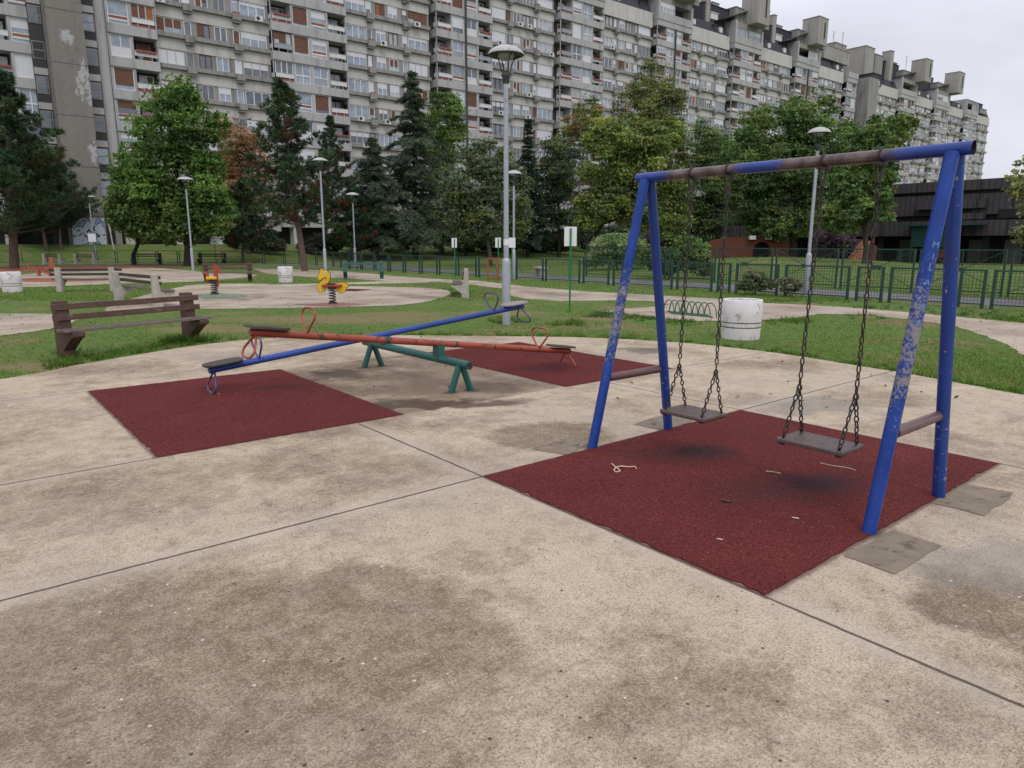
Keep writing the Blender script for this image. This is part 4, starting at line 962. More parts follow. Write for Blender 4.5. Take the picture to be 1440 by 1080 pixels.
def conifer(label, base, H, Rm, kind='pine', cols=None, dead=0, seed=1, zb=.22, trunk=.17, lean=(0, 0), dens=1.0, prof=1.0, group=None, wob=.25, blen=.26, bark='bark_pine', name='pine_tree', bend=None):
    g = np.random.default_rng(seed); base = np.array(base, float)
    t_ = thing(name, label, 'tree', tuple(base), 0, group)
    lean = np.array([lean[0], lean[1], 0.])
    def ax(z):
        s_ = z / H; return np.array([0, 0, z]) + lean * s_ * (1.4 - .4 * s_) + (0 if bend is None else np.array([bend[0], bend[1], 0]) * math.sin(PI * min(1, s_ * 1.3)))
    m = MB(); m.tube([ax(z) - (np.array([0, 0, .15]) if z == 0 else 0) for z in np.linspace(0, H * .985, 14)], np.linspace(1, .08, 14) * trunk, 9); m.obj('trunk', MAT[bark], t_)
    br = MB(); C_, D_, S_, T_, L_ = [], [], [], [], []
    cols = np.array(cols)
    z = H * zb
    while z < H * .985:
        s_ = (z - H * zb) / (H * (1 - zb)); r0 = Rm * max(.04, (1 - s_ ** prof)) * (1 if s_ > .12 else .75 + 2 * s_)
        nb = 6 if kind == 'pine' else 6
        ph = g.uniform(0, 6)
        for j in range(nb):
            a_ = ph + 2 * PI * j / nb + g.normal() * .3; r_ = r0 * g.uniform(1 - wob * 1.8, 1 + wob); r_ = max(r_, .18)
            h_ = np.array([math.cos(a_), math.sin(a_), 0]); o_ = ax(z + g.normal() * .1)
            if kind == 'pine': pts = [o_, o_ + h_ * r_ * .5 + np.array([0, 0, r_ * .10]), o_ + h_ * r_ + np.array([0, 0, r_ * g.uniform(.2, .5)])]
            else: pts = [o_, o_ + h_ * r_ * .55 + np.array([0, 0, r_ * .10]), o_ + h_ * r_ + np.array([0, 0, -r_ * g.uniform(.05, .28)])]
            cv = np.array(open_curve(pts, 5)); br.tube(cv, np.linspace(.035 * (r_ / Rm + .3), .008, len(cv)), 5, caps=False)
            sd = np.array([-h_[1], h_[0], 0])
            isdead = g.uniform() < dead * .6 * (1.6 - s_)
            col = (np.array([.12, .062, .035]) if isdead else cols[g.integers(len(cols))] * 1.35) * g.uniform(.7, 1.3)
            if kind == 'pine':
                nt_ = int((3 + r_ * 6.2) * dens)
                for q in range(nt_):
                    f = g.uniform(.3, 1.0) ** .8; i = f * (len(cv) - 1); i0 = min(int(i), len(cv) - 2); c = cv[i0] + (cv[i0 + 1] - cv[i0]) * (i - i0)
                    c = c + sd * g.normal() * .14 * r_ * (1.15 - f * .5) + np.array([0, 0, g.uniform(-.05, .22) * min(1, r_)])
                    mb_ = 24; ax_ = unit(h_ * .5 + sd * g.normal() * .4 + np.array([0, 0, .9])); d = unit(ax_ * .75 + unit(g.normal(size=(mb_, 3))) * .95)
                    C_.append(np.repeat(c[None], mb_, 0)); D_.append(d); S_.append(unit(np.cross(d, g.normal(size=(mb_, 3))))); L_.append(np.full(mb_, blen) * g.uniform(.7, 1.15))
                    T_.append(col * g.uniform(.75, 1.3) * g.uniform(.75, 1.25, (mb_, 1)))
            else:
                nt_ = int((5 + r_ * 16) * dens)
                for q in range(nt_):
                    f = g.uniform(.1, 1.0); i = f * (len(cv) - 1); i0 = min(int(i), len(cv) - 2); c = cv[i0] + (cv[i0 + 1] - cv[i0]) * (i - i0)
                    e = g.choice([-1, 1]); ln = (.2 + .36 * r_ * (1 - f * .75)) * g.uniform(.5, 1.1); mb_ = 13
                    dv = unit(sd * e + h_ * .7 + np.array([0, 0, -.15])); u_ = g.uniform(0, 1, (mb_, 1))
                    cc = c + dv * ln * u_ + np.array([0, 0, -.28]) * (u_ * ln) ** 2 - np.array([0, 0, 1]) * g.uniform(0, .05, (mb_, 1))
                    d = unit(dv * .7 + unit(g.normal(size=(mb_, 3))) * .6 + np.array([0, 0, -.35])); C_.append(cc); D_.append(d); S_.append(unit(np.cross(d, g.normal(size=(mb_, 3)) + np.array([0, 0, .6]))))
                    L_.append(g.uniform(.6, 1.2, mb_) * blen); T_.append(col * g.uniform(.75, 1.3) * g.uniform(.75, 1.3, (mb_, 1)))
        z += (.42 if kind == 'pine' else .50) * (1.15 - .45 * s_) * (H / 11) ** .5
    br.obj('limbs', MAT[bark], t_)
    ln = np.concatenate(L_)
    fast_mesh('crown', blade_quads(np.concatenate(C_), np.concatenate(D_), np.concatenate(S_), ln, ln * .17), 4, MAT['needle'], t_, np.concatenate(T_))
    return t_

G_MAPLE = [(.075, .150, .025), (.060, .125, .020), (.095, .165, .030), (.055, .105, .022)]
G_OLIVE = [(.105, .140, .030), (.085, .120, .030), (.125, .150, .035), (.070, .100, .028)]
G_YEL = [(.125, .185, .034), (.105, .165, .030), (.150, .200, .040), (.095, .130, .026), (.08, .12, .03)]
G_DARK = [(.040, .075, .022), (.050, .085, .026), (.034, .062, .022)]
G_PLANE = [(.062, .120, .026), (.080, .140, .030), (.095, .150, .032), (.050, .095, .024)]
G_GREY = [(.085, .125, .055), (.105, .145, .065), (.070, .105, .045)]
ORANGE = [(.19, .115, .034), (.165, .10, .03), (.15, .10, .034), (.13, .11, .032)]
PINE = [(.030, .056, .028), (.040, .070, .033), (.023, .044, .024), (.050, .078, .034)]
CEDAR = [(.050, .074, .044), (.066, .092, .056), (.040, .060, .037), (.080, .104, .064)]
GT = 'trees between the playground and the apartment block'
def pxh(base, ytop, x=None):
    d = depth_of(base); r, f = ray(720 if x is None else x, ytop); return EYE + r[2] * d / f - base[2]
# pines at the left edge
b0 = at(20, 377)
conifer('dark pine at the left edge of the picture with a bare brown trunk', b0, pxh(b0, 96), 4.2, 'pine', PINE, .05, 11, .16, .28, (.75, -.6), 1.0, 1.3, GT, .35, .30)
b0 = ground(66, 352)
conifer('dark pine with brown patches, second from the left edge', b0, pxh(b0, 190), 3.6, 'pine', PINE, .22, 12, .16, .16, (-.3, .3), 1.0, 1.5, GT, .3, .30)
b0 = ground(86, 352)
conifer('low blue green pine before the graffiti wall', b0, pxh(b0, 232), 3.0, 'pine', CEDAR, .12, 13, .30, .12, (.2, -.2), 1.15, 1.7, GT, .3, .26)
# broad green tree
b0 = at(266, 374)
broadleaf('broad bright green tree with a pointed top behind the left lamp post', b0, [(252, 172, 52, 50), (285, 215, 34, 45), (222, 225, 40, 42), (255, 255, 58, 48), (295, 290, 30, 34), (235, 305, 52, 32), (272, 318, 40, 24), (240, 150, 30, 28)], G_MAPLE, 30000, .27, 21, None, .30, GT, 'bark_dark', clump=.34, nbr=34)
b0 = at(189, 372.5)
broadleaf('smaller bright green tree left of the broad one', b0, [(182, 250, 30, 34), (200, 290, 42, 30), (178, 300, 26, 24), (215, 322, 36, 20)], G_MAPLE, 14000, .26, 22, None, .16, GT, 'bark_dark', clump=.36)
# autumn tree
b0 = ground(350, 357)
broadleaf('orange autumn tree between the green tree and the pine', b0, [(336, 192, 28, 28), (322, 225, 28, 26), (350, 228, 28, 32), (330, 265, 36, 28), (362, 265, 24, 26), (312, 262, 16, 14)], ORANGE, 9000, .24, 23, None, .16, GT, clump=.32, density=.8)
b0 = at(341, 369.5)
conifer('rounded dark pine in front of the orange tree', b0, pxh(b0, 250), 2.6, 'pine', PINE + [(.06, .075, .03)], .22, 24, .16, .13, (.5, -.3), 1.0, 1.8, GT, .3, .27)
b0 = at(429, 381)
conifer('tall pine with a leaning bare trunk behind the small white bin', b0, pxh(b0, 106), 2.7, 'pine', PINE, .10, 25, .24, .20, (-.6, .5), 1.05, 1.5, GT, .38, .25)
b0 = ground(497, 366)
conifer('low pine with rusty needles beside the thin lamp post', b0, pxh(b0, 262), 3.1, 'pine', PINE, .28, 26, .14, .10, (.2, -.2), .9, 1.8, GT, .3, .27)
b0 = ground(455, 362)
conifer('tall thin dark pine right behind the leaning pine', b0, pxh(b0, 165), 2.3, 'pine', PINE, .08, 27, .25, .14, (.9, -.9), .8, 1.4, GT, .4, .27)
# cedars
b0 = ground(584, 364)
conifer('tall blue green cedar with drooping sprays in the middle', b0, pxh(b0, 92), 5.0, 'cedar', CEDAR, 0, 31, .10, .30, (.2, 0), 1.0, 1.1, GT, .50, .30, 'bark_dark', 'cedar_tree')
b0 = ground(530, 364)
conifer('smaller blue green cedar left of the tall one', b0, pxh(b0, 192), 4.0, 'cedar', CEDAR, 0, 32, .10, .18, (0, 0), 1.0, 1.6, GT, .42, .30, 'bark_dark', 'cedar_tree')
b0 = ground(622, 356)
broadleaf('bright green tree peeping out behind the tall cedar', b0, [(630, 165, 26, 32), (642, 205, 24, 28), (612, 190, 24, 30), (620, 250, 34, 40), (620, 310, 30, 30)], G_MAPLE + G_YEL[:2], 11000, .28, 33, None, .2, GT, clump=.34)
# olive grey tree
b0 = at(689, 374.5)
broadleaf('wide grey green tree behind the two narrow signs', b0, [(690, 226, 34, 28), (660, 258, 38, 32), (712, 262, 34, 34), (640, 292, 26, 26), (682, 300, 50, 30), (728, 305, 22, 28), (660, 326, 26, 14)], G_GREY + G_OLIVE[:2], 24000, .21, 34, None, .17, GT, clump=.30, nbr=34)
b0 = ground(655, 360)
broadleaf('dark tree filling the gap behind the grey green tree', b0, [(650, 320, 40, 28), (610, 325, 26, 20), (690, 330, 40, 20)], G_DARK, 8000, .27, 35, None, .13, GT, 'bark_dark', clump=.4)
# dark spruce behind the tall lamp and its neighbours
b0 = ground(742, 362)
conifer('dark narrow spruce just right of the tall lamp post', b0, pxh(b0, 162), 2.4, 'cedar', [(.022, .045, .030), (.030, .055, .034)], 0, 36, .10, .2, (0, 0), .9, 1.0, GT, .3, .28, 'bark_dark', 'spruce_tree')
b0 = ground(786, 362)
broadleaf('dull dark green tree behind the blank sign board', b0, [(785, 212, 32, 26), (800, 245, 42, 32), (768, 262, 28, 30), (790, 290, 46, 30), (760, 318, 34, 22), (815, 315, 30, 22)], G_DARK + G_OLIVE[3:], 19000, .26, 37, None, .2, GT, 'bark_dark', clump=.34)
b0 = ground(800, 352)
broadleaf('thin tree with an orange tinged top far behind the sign board', b0, [(828, 158, 22, 22), (812, 185, 30, 24), (845, 190, 24, 26)], G_OLIVE + ORANGE[1:2], 8000, .26, 38, None, .15, GT, clump=.32, density=.8)
# yellow green trees
b0 = at(823, 372)
broadleaf('big yellow green tree behind the left swing legs', b0, [(880, 196, 50, 30), (930, 205, 36, 30), (855, 240, 36, 30), (905, 245, 56, 34), (950, 262, 28, 32), (845, 285, 36, 24), (890, 285, 50, 26), (830, 312, 22, 12), (930, 300, 40, 24)], G_YEL, 34000, .25, 41, None, .26, GT, 'bark_dark', clump=.30, nbr=40)
b0 = ground(922, 356)
broadleaf('tall olive green tree rising behind the yellow green one', b0, [(918, 122, 32, 32), (905, 158, 40, 30), (938, 150, 28, 34), (915, 195, 44, 26)], G_OLIVE, 15000, .27, 42, None, .22, GT, clump=.32)
b0 = ground(985, 363)
broadleaf('mid green tree behind the left swing chains', b0, [(985, 205, 30, 34), (1005, 215, 40, 30), (1000, 240, 40, 34), (975, 270, 40, 36), (1030, 262, 36, 40), (985, 315, 46, 26), (1035, 322, 42, 20), (1000, 338, 40, 12), (945, 325, 26, 22)], G_PLANE + G_GREY[:1], 24000, .25, 43, None, .2, GT, 'bark_dark', clump=.31)
b0 = at(1112, 370.5)
broadleaf('large dark green plane tree behind the middle of the crossbar', b0, [(1135, 165, 34, 36), (1090, 190, 46, 40), (1160, 205, 44, 38), (1050, 205, 34, 42), (1115, 235, 72, 44), (1065, 265, 48, 40), (1160, 270, 52, 42), (1115, 302, 64, 26), (1085, 325, 40, 12), (1200, 240, 24, 34)], G_PLANE, 44000, .25, 44, None, .36, GT, 'bark_dark', clump=.28, nbr=44)
b0 = ground(1217, 370)
broadleaf('light green tree with low branches left of the flaked swing leg', b0, [(1245, 190, 30, 26), (1225, 215, 30, 24), (1268, 178, 16, 18), (1215, 262, 36, 34), (1195, 295, 36, 28), (1232, 290, 22, 26), (1180, 318, 20, 10)], G_PLANE + G_OLIVE[:1], 18000, .25, 45, None, .17, GT, clump=.32)
b0 = at(1520, 425)
broadleaf('sparse yellowing tree reaching in at the right edge', b0, [(1442, 245, 18, 30), (1432, 270, 16, 14), (1470, 300, 36, 50), (1490, 240, 40, 50), (1436, 322, 8, 6)], [(.15, .18, .04), (.11, .15, .04), (.09, .11, .04)], 1500, .13, 46, None, .12, GT, clump=.26, density=1, tall_trunk=.8, fill=.1)
# shrubs
SG = 'shrubs along the fences'
b0 = at(868, 381)
broadleaf('pale green bushy shrub behind the tall fence left of the swing legs', b0, [(862, 352, 30, 22), (838, 362, 18, 14), (884, 348, 22, 24), (895, 366, 16, 14)], [(.13, .20, .06), (.10, .17, .05), (.16, .22, .08)], 9000, .14, 51, None, .05, SG, name='shrub', clump=.4)
b0 = at(965, 392)
broadleaf('dark loose shrub behind the left swing chains', b0, [(965, 355, 24, 24), (940, 370, 20, 16), (985, 372, 18, 16), (920, 362, 20, 16)], G_PLANE, 9000, .15, 52, None, .05, SG, name='shrub', clump=.4)
b0 = at(1062, 414.5)
broadleaf('small wispy shrub growing through the low fence', b0, [(1062, 398, 20, 13), (1050, 404, 14, 9), (1076, 402, 12, 10), (1066, 388, 12, 6)], [(.08, .13, .04), (.065, .11, .035), (.10, .12, .045)], 3800, .085, 53, None, .02, SG, name='shrub', clump=.45)
b0 = deep(1180, 367, 62); b0[2] = 0
broadleaf('purple leaved shrub in front of the dark building', b0, [(1178, 345, 22, 20), (1160, 338, 16, 14), (1196, 350, 14, 16)], [(.075, .055, .058), (.06, .045, .042), (.085, .062, .055), (.06, .08, .03)], 3500, .22, 54, None, .08, SG, name='shrub', clump=.4)
b0 = ground(880, 363)
broadleaf('dark hedge like shrub under the yellow green tree', b0, [(900, 345, 40, 20), (860, 335, 30, 18), (940, 345, 30, 22)], G_DARK + [(.07, .055, .05)], 9000, .24, 55, None, .08, SG, name='shrub', clump=.4)
b0 = ground(720, 356)
broadleaf('dark round shrub on the bank behind the tall lamp post', b0, [(724, 335, 26, 16), (700, 338, 22, 14)], G_DARK, 5000, .22, 56, None, .08, SG, name='shrub', clump=.4)
for i, (x_, y_, w_, h_, lb) in enumerate(((672, 352, 34, 17, 'dark understorey shrub left of the tall lamp post'), (768, 352, 30, 16, 'dark understorey shrub right of the tall lamp post'), (806, 349, 26, 17, 'dark understorey shrub beside the blank sign board'),
        (448, 353, 26, 14, 'dark understorey shrub right of the leaning pine trunk'), (372, 353, 26, 15, 'dark understorey shrub left of the leaning pine trunk'), (556, 350, 26, 15, 'dark understorey shrub between the two cedars'))):
    b0 = ground(x_, y_ + 4)
    broadleaf(lb, b0, [(x_, y_ - h_ * .8, w_ * .62, h_), (x_ - w_ * .6, y_ - h_ * .5, w_ * .5, h_ * .7), (x_ + w_ * .6, y_ - h_ * .5, w_ * .5, h_ * .75)], [(.030, .050, .020), (.040, .062, .022), (.05, .05, .03)], 4200, .24, 70 + i, None, .06, SG, name='shrub', clump=.42)
b0 = at(1105, 417)
broadleaf('thin dry shrub at the fence near the second lamp post', b0, [(1108, 400, 12, 12), (1118, 404, 10, 9)], [(.10, .12, .045), (.08, .10, .04)], 1500, .08, 57, None, .02, SG, name='shrub', clump=.45)

# ------------------------------------------------------------------ grass
def inside(poly, P):
    x, y = P[:, 0], P[:, 1]; r = np.zeros(len(P), bool); n = len(poly); j = n - 1
    for i in range(n):
        xi, yi = poly[i]; xj, yj = poly[j]
        c_ = ((yi > y) != (yj > y)) & (x < (xj - xi) * (y - yi) / (yj - yi + 1e-12) + xi); r ^= c_; j = i
    return r
g = np.random.default_rng(7)
def blades(n, dmin, dmax, hmin, hmax, wd, power=1.0, edge=None):
    # even in the picture's depth: more per square metre close by
    u = g.uniform(0, 1, n); d = 1 / ((1 - u) / dmin + u / dmax); X_ = g.uniform(-.80, .80, n) * d
    P = np.stack([X_ * D1[0] + d * D1[1], X_ * D2[0] + d * D2[1]], 1)
    keep = np.ones(len(P), bool)
    for q in PADS: keep &= ~inside(q, P)
    if edge is not None: keep &= edge(P)
    P = P[keep]; n = len(P)
    pn = np.sin(P[:, 0] * 1.7 + np.sin(P[:, 1] * 1.1) * 2) * np.sin(P[:, 1] * 1.9 + np.sin(P[:, 0] * .9) * 2)
    h = g.uniform(hmin, hmax, n) * (1 + .35 * pn); Z = terrain(P[:, 0], P[:, 1]) - .012
    a_ = g.uniform(0, 2 * PI, n); tl = g.uniform(.1, .7, n)
    C_ = np.stack([P[:, 0], P[:, 1], Z], 1); D_ = np.stack([np.cos(a_) * tl, np.sin(a_) * tl, np.ones(n)], 1); D_ = unit(D_)
    b_ = g.uniform(0, 2 * PI, n); S_ = np.stack([np.cos(b_), np.sin(b_), np.zeros(n)], 1)
    V = np.empty((n, 3, 3)); V[:, 0] = C_ - S_ * wd / 2; V[:, 1] = C_ + S_ * wd / 2; V[:, 2] = C_ + D_ * h[:, None]
    pal = np.array([(.12, .225, .032), (.095, .185, .026), (.16, .26, .046), (.18, .24, .06), (.25, .20, .10)])
    t_ = pal[g.choice(5, n, p=[.34, .30, .2, .11, .05])] * g.uniform(.7, 1.3, (n, 1))
    return V.reshape(-1, 3), t_, P
def bare(P):
    """the trodden earth patches stay thin"""
    k = np.ones(len(P))
    for cx, cy, ra, rb in ((470, 448, 3.0, 1.1), (300, 462, 1.3, .8), (700, 440, 1.5, .6), (830, 447, 1.1, .45), (60, 515, 1, .4), (560, 441, 1.4, .6)):
        c_ = at(cx, cy); q = P - c_[:2]; xx = q @ D1 * 0 + q[:, 0] * math.cos(YAW - PI / 2) + q[:, 1] * math.sin(YAW - PI / 2); yy = -q[:, 0] * math.sin(YAW - PI / 2) + q[:, 1] * math.cos(YAW - PI / 2)
        k = np.minimum(k, .03 + .97 * sstep(((xx / ra) ** 2 + (yy / rb) ** 2 - .35) / .9))
    k = k * (.35 + .65 * sstep((np.sin(P[:, 0] * .9 + 1) * np.sin(P[:, 1] * .7 + 2) + .6)))
    return g.uniform(0, 1, len(P)) < k
V1, T1, _ = blades(250000, 6.2, 34, .012, .042, .011, edge=bare)
V2, T2, _ = blades(90000, 20, 70, .025, .055, .03)
tag(fast_mesh('grass', np.concatenate([V1, V2]), 3, MAT['grass_blade'], None, np.concatenate([T1, T2])), kind='stuff')
# taller tufts where nobody mows: along the concrete edge, round posts
tv, tt_ = [], []
PBOX = [(q_, q_.min(0), q_.max(0)) for q_ in PADS[1:]]
def tuft(p, n, r, h0, h1, col=(.075, .17, .025), wd=.012):
    if any(lo_[0] < p[0] < hi_[0] and lo_[1] < p[1] < hi_[1] and inside(q_, np.array([p[:2]]))[0] for q_, lo_, hi_ in PBOX): return
    col = np.array(col) * g.uniform(.65, 1.25) * np.array([g.uniform(.9, 1.5), 1, 1])
    a_ = g.uniform(0, 2 * PI, n); q = np.stack([np.cos(a_), np.sin(a_), np.zeros(n)], 1); C_ = np.array([p[0], p[1], float(terrain(p[0], p[1])) - .012]) + q * (g.uniform(0, r, (n, 1)))
    D_ = unit(q * g.uniform(.1, .9, (n, 1)) + np.array([0, 0, 1])); S_ = unit(np.cross(D_, g.normal(size=(n, 3)))); h = g.uniform(h0, h1, (n, 1))
    V = np.empty((n, 3, 3)); V[:, 0] = C_ - S_ * wd / 2; V[:, 1] = C_ + S_ * wd / 2; V[:, 2] = C_ + D_ * h; tv.append(V.reshape(-1, 3)); tt_.append(np.array(col) * g.uniform(.6, 1.35, (n, 1)))
for i in range(95):
    x = g.uniform(60, 330); y = np.interp(x, [60, 150, 260, 330], [521, 504, 486, 477]) - abs(g.normal()) * 6 + 1; tuft(at(x, y), 14, .07, .03, .11)
for i in range(40):
    x = g.normal(262, 16); tuft(at(x, 482 - abs(g.normal()) * 3), 18, .07, .08, .20)
for i in range(14): tuft(at(g.normal(105, 14), 500 + g.normal() * 3), 18, .06, .06, .17)
for i in range(260):
    x = g.uniform(380, 1440); y = np.interp(x, [q[0] for q in far_edge], [q[1] for q in far_edge]) - abs(g.normal()) * 2 - .5; tuft(at(x, y), 12, .06, .03, .08)
for cx, cy, sx, sy, n_ in ((850, 443, 14, 2, 40), (905, 447, 24, 2, 40), (965, 452, 18, 3, 30), (1400, 452, 30, 3, 60), (1300, 443, 60, 2.5, 80), (640, 412, 8, 3, 25), (712, 452, 10, 3, 25), (1180, 434, 60, 2, 60), (1060, 424, 60, 1.5, 50), (1110, 452, 20, 2, 30), (805, 455, 14, 2, 30)):
    for i in range(n_): tuft(at(g.normal(cx, sx), g.normal(cy, sy)), 14, .09, .05, .13, (.06, .15, .04) if cy < 448 else (.075, .17, .025), .014)
tag(fast_mesh('weeds', np.concatenate(tv), 3, MAT['grass_blade'], None, np.concatenate(tt_)), kind='stuff')
# fallen leaves
n = 2600; u = g.uniform(0, 1, n); d = 1 / ((1 - u) / 6.5 + u / 45); Xx = g.uniform(-.8, .8, n) * d
P = np.stack([Xx * D1[0] + d * D1[1], Xx * D2[0] + d * D2[1]], 1)
C_ = np.stack([P[:, 0], P[:, 1], terrain(P[:, 0], P[:, 1]) + .022], 1)
keep = ~inside(PADS[0], P) | (g.uniform(0, 1, n) < .06); C_ = C_[keep]
V = leaf_quads(g, C_, .05, 1.5, .6); V[:, 2] = np.maximum(V[:, 2], .006)
tag(fast_mesh('fallen_leaves', V, 4, MAT['leaf'], None, np.array([.17, .10, .05]) * g.uniform(.4, 1.4, (len(C_), 1))), kind='stuff')
# ------------------------------------------------------------------ apartment block
def stained(name, col, dark, amt=.5, panel=0):
    """raw concrete with rain streaks running down and a rough grain"""
    t = NT(name); P = t.pos()
    s_ = t.noise(t.scale(P, (1.6, 1.6, .16)), 1.0, 6, .65); b_ = t.noise(P, .35, 5, .6); f_ = t.noise(P, 5, 5, .7)
    c = t.mix(b_, tuple(x * .82 for x in col), tuple(x * 1.15 for x in col))
    c = t.mix(t.math('MULTIPLY', t.rng(s_, .48, .72), amt), c, dark)
    c = t.mix(t.math('MULTIPLY', t.rng(f_, .45, .75), .3), c, tuple(x * .6 for x in col))
    if panel:
        x = t.xyz(P)[0]; fr = t.math('FRACT', t.math('MULTIPLY', x, panel)); c = t.mix(t.rng(t.math('ABSOLUTE', t.math('SUBTRACT', fr, .5)), .47, .492), c, dark)
    t.bump(f_, .3, .02); MAT[name] = t.fin(c, .9, 0, .25)
stained('conc_band', (.42, .415, .41), (.18, .176, .172), .6)
stained('conc_parapet', (.53, .51, .48), (.26, .25, .235), .5)
stained('conc_dark', (.29, .28, .265), (.06, .055, .05), .6)
stained('conc_ribbed', (.35, .33, .30), (.13, .12, .11), .5, .8)
stained('slate', (.055, .055, .065), (.03, .03, .035), .4, 1.1)
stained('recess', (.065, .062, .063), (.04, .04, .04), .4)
t = NT('shaft_wall'); P = t.pos()
s_ = t.noise(t.scale(P, (1.6, 1.6, .2)), 1.0, 6, .65); z_ = t.xyz(P)[2]
c = t.mix(s_, (.25, .232, .205), (.175, .165, .148)); c = t.mix(t.rng(t.noise(P, 2.2, 6, .7), .5, .8), c, (.12, .11, .10))
fb = 0
for fx_, fz_, ra_, rb_ in ((12.35, 15.6, .9, 2.6), (11.3, 19.5, .9, .9), (12.4, 9.6, .7, 1.5), (11.8, 24, .6, 2), (12.3, 5.2, .5, 1)):
    fb = t.math('MAXIMUM', fb, t.rng(t.length(t.scale(P, (ra_, 99, rb_), (fx_, 76.4, fz_), (0, 0, 0), 'TEXTURE')), .3, 1.3, .2, 0))
flake = t.rng(t.math('ADD', t.noise(t.scale(P, (1, 1, .55)), 2.4, 10, .78), t.math('SUBTRACT', fb, .06)), .585, .62); c = t.mix(t.math('MULTIPLY', flake, .85), c, (.43, .43, .44))
ln_ = t.math('FRACT', t.math('MULTIPLY', t.math('ADD', z_, .35), 1 / 4.4)); c = t.mix(t.math('MULTIPLY', t.rng(t.math('ABSOLUTE', t.math('SUBTRACT', ln_, .5)), .485, .495), .7), c, (.07, .065, .06))
MAT['shaft_wall'] = t.fin(c, .9, 0, .25)
t = NT('graffiti'); P = t.pos()
v1 = t.noise(t.scale(P, (1, 1, 1)), .75, 3, .5, 1.6); v2 = t.noise(t.vadd(P, (5, 3, 9)), .9, 4, .55, 2.2)
c = t.mix(t.rng(v1, .40, .50), (.26, .32, .52), (.50, .53, .62)); c = t.mix(t.rng(v2, .58, .60), c, (.02, .02, .028)); c = t.mix(t.rng(t.math('ABSOLUTE', t.math('SUBTRACT', v1, .45)), .028, .016), c, (.025, .025, .03))
c = t.mix(t.rng(t.noise(t.vadd(P, (1, 8, 2)), 1.1, 3), .64, .66), c, (.16, .26, .6)); MAT['graffiti'] = t.fin(c, .7)
# window palette
def glass(name, col, rough=.08):
    t = NT(name); P = t.pos(); n = t.noise(P, .5, 3); t.bump(n, .05, .05)
    MAT[name] = t.fin(t.mix(t.rng(t.noise(P, 1.1, 2), .35, .65), tuple(x * .7 for x in col), col), rough, 0, .9)
def louvre(name, a_, b_, rough=.6):
    t = NT(name); P = t.pos(); n = t.noise(t.scale(P, (.5, .5, 6)), 2.2, 4, .7)
    z = t.math('FRACT', t.math('MULTIPLY', t.xyz(P)[2], 14)); MAT[name] = t.fin(t.mix(t.math('MULTIPLY', t.rng(z, .8, 1), .35), t.mix(t.rng(n, .35, .65), a_, b_), (.03, .02, .015)), rough)
WP = ['frame_white', 'frame_wood', 'glass_dark', 'glass_blue', 'blind_white', 'blind_brown', 'blind_orange', 'panel_red', 'panel_white', 'curtain', 'panel_grey', 'blind_pink', 'frame_cream']
mat_plain('frame_white', (.68, .69, .71), .5, .06, 2, .4); mat_plain('frame_wood', (.12, .06, .035), .6, .3, 4); mat_plain('frame_cream', (.46, .43, .40), .6, .12, 3)
glass('glass_dark', (.12, .14, .175)); glass('glass_blue', (.30, .36, .44)); glass('curtain', (.42, .44, .46), .2)
louvre('blind_white', (.60, .62, .66), (.68, .69, .72)); louvre('blind_brown', (.10, .045, .028), (.19, .085, .045)); louvre('blind_orange', (.34, .12, .04), (.26, .09, .03)); louvre('blind_pink', (.55, .22, .24), (.6, .27, .28))
mat_plain('panel_red', (.27, .075, .06), .6, .25, 3); mat_plain('panel_white', (.62, .62, .62), .6, .12, 3, dirt=(.4, .38, .36), dirt_amt=.08); mat_plain('panel_grey', (.30, .32, .36), .6, .1, 3)
WM = None
WI = {n: i for i, n in enumerate(WP)}

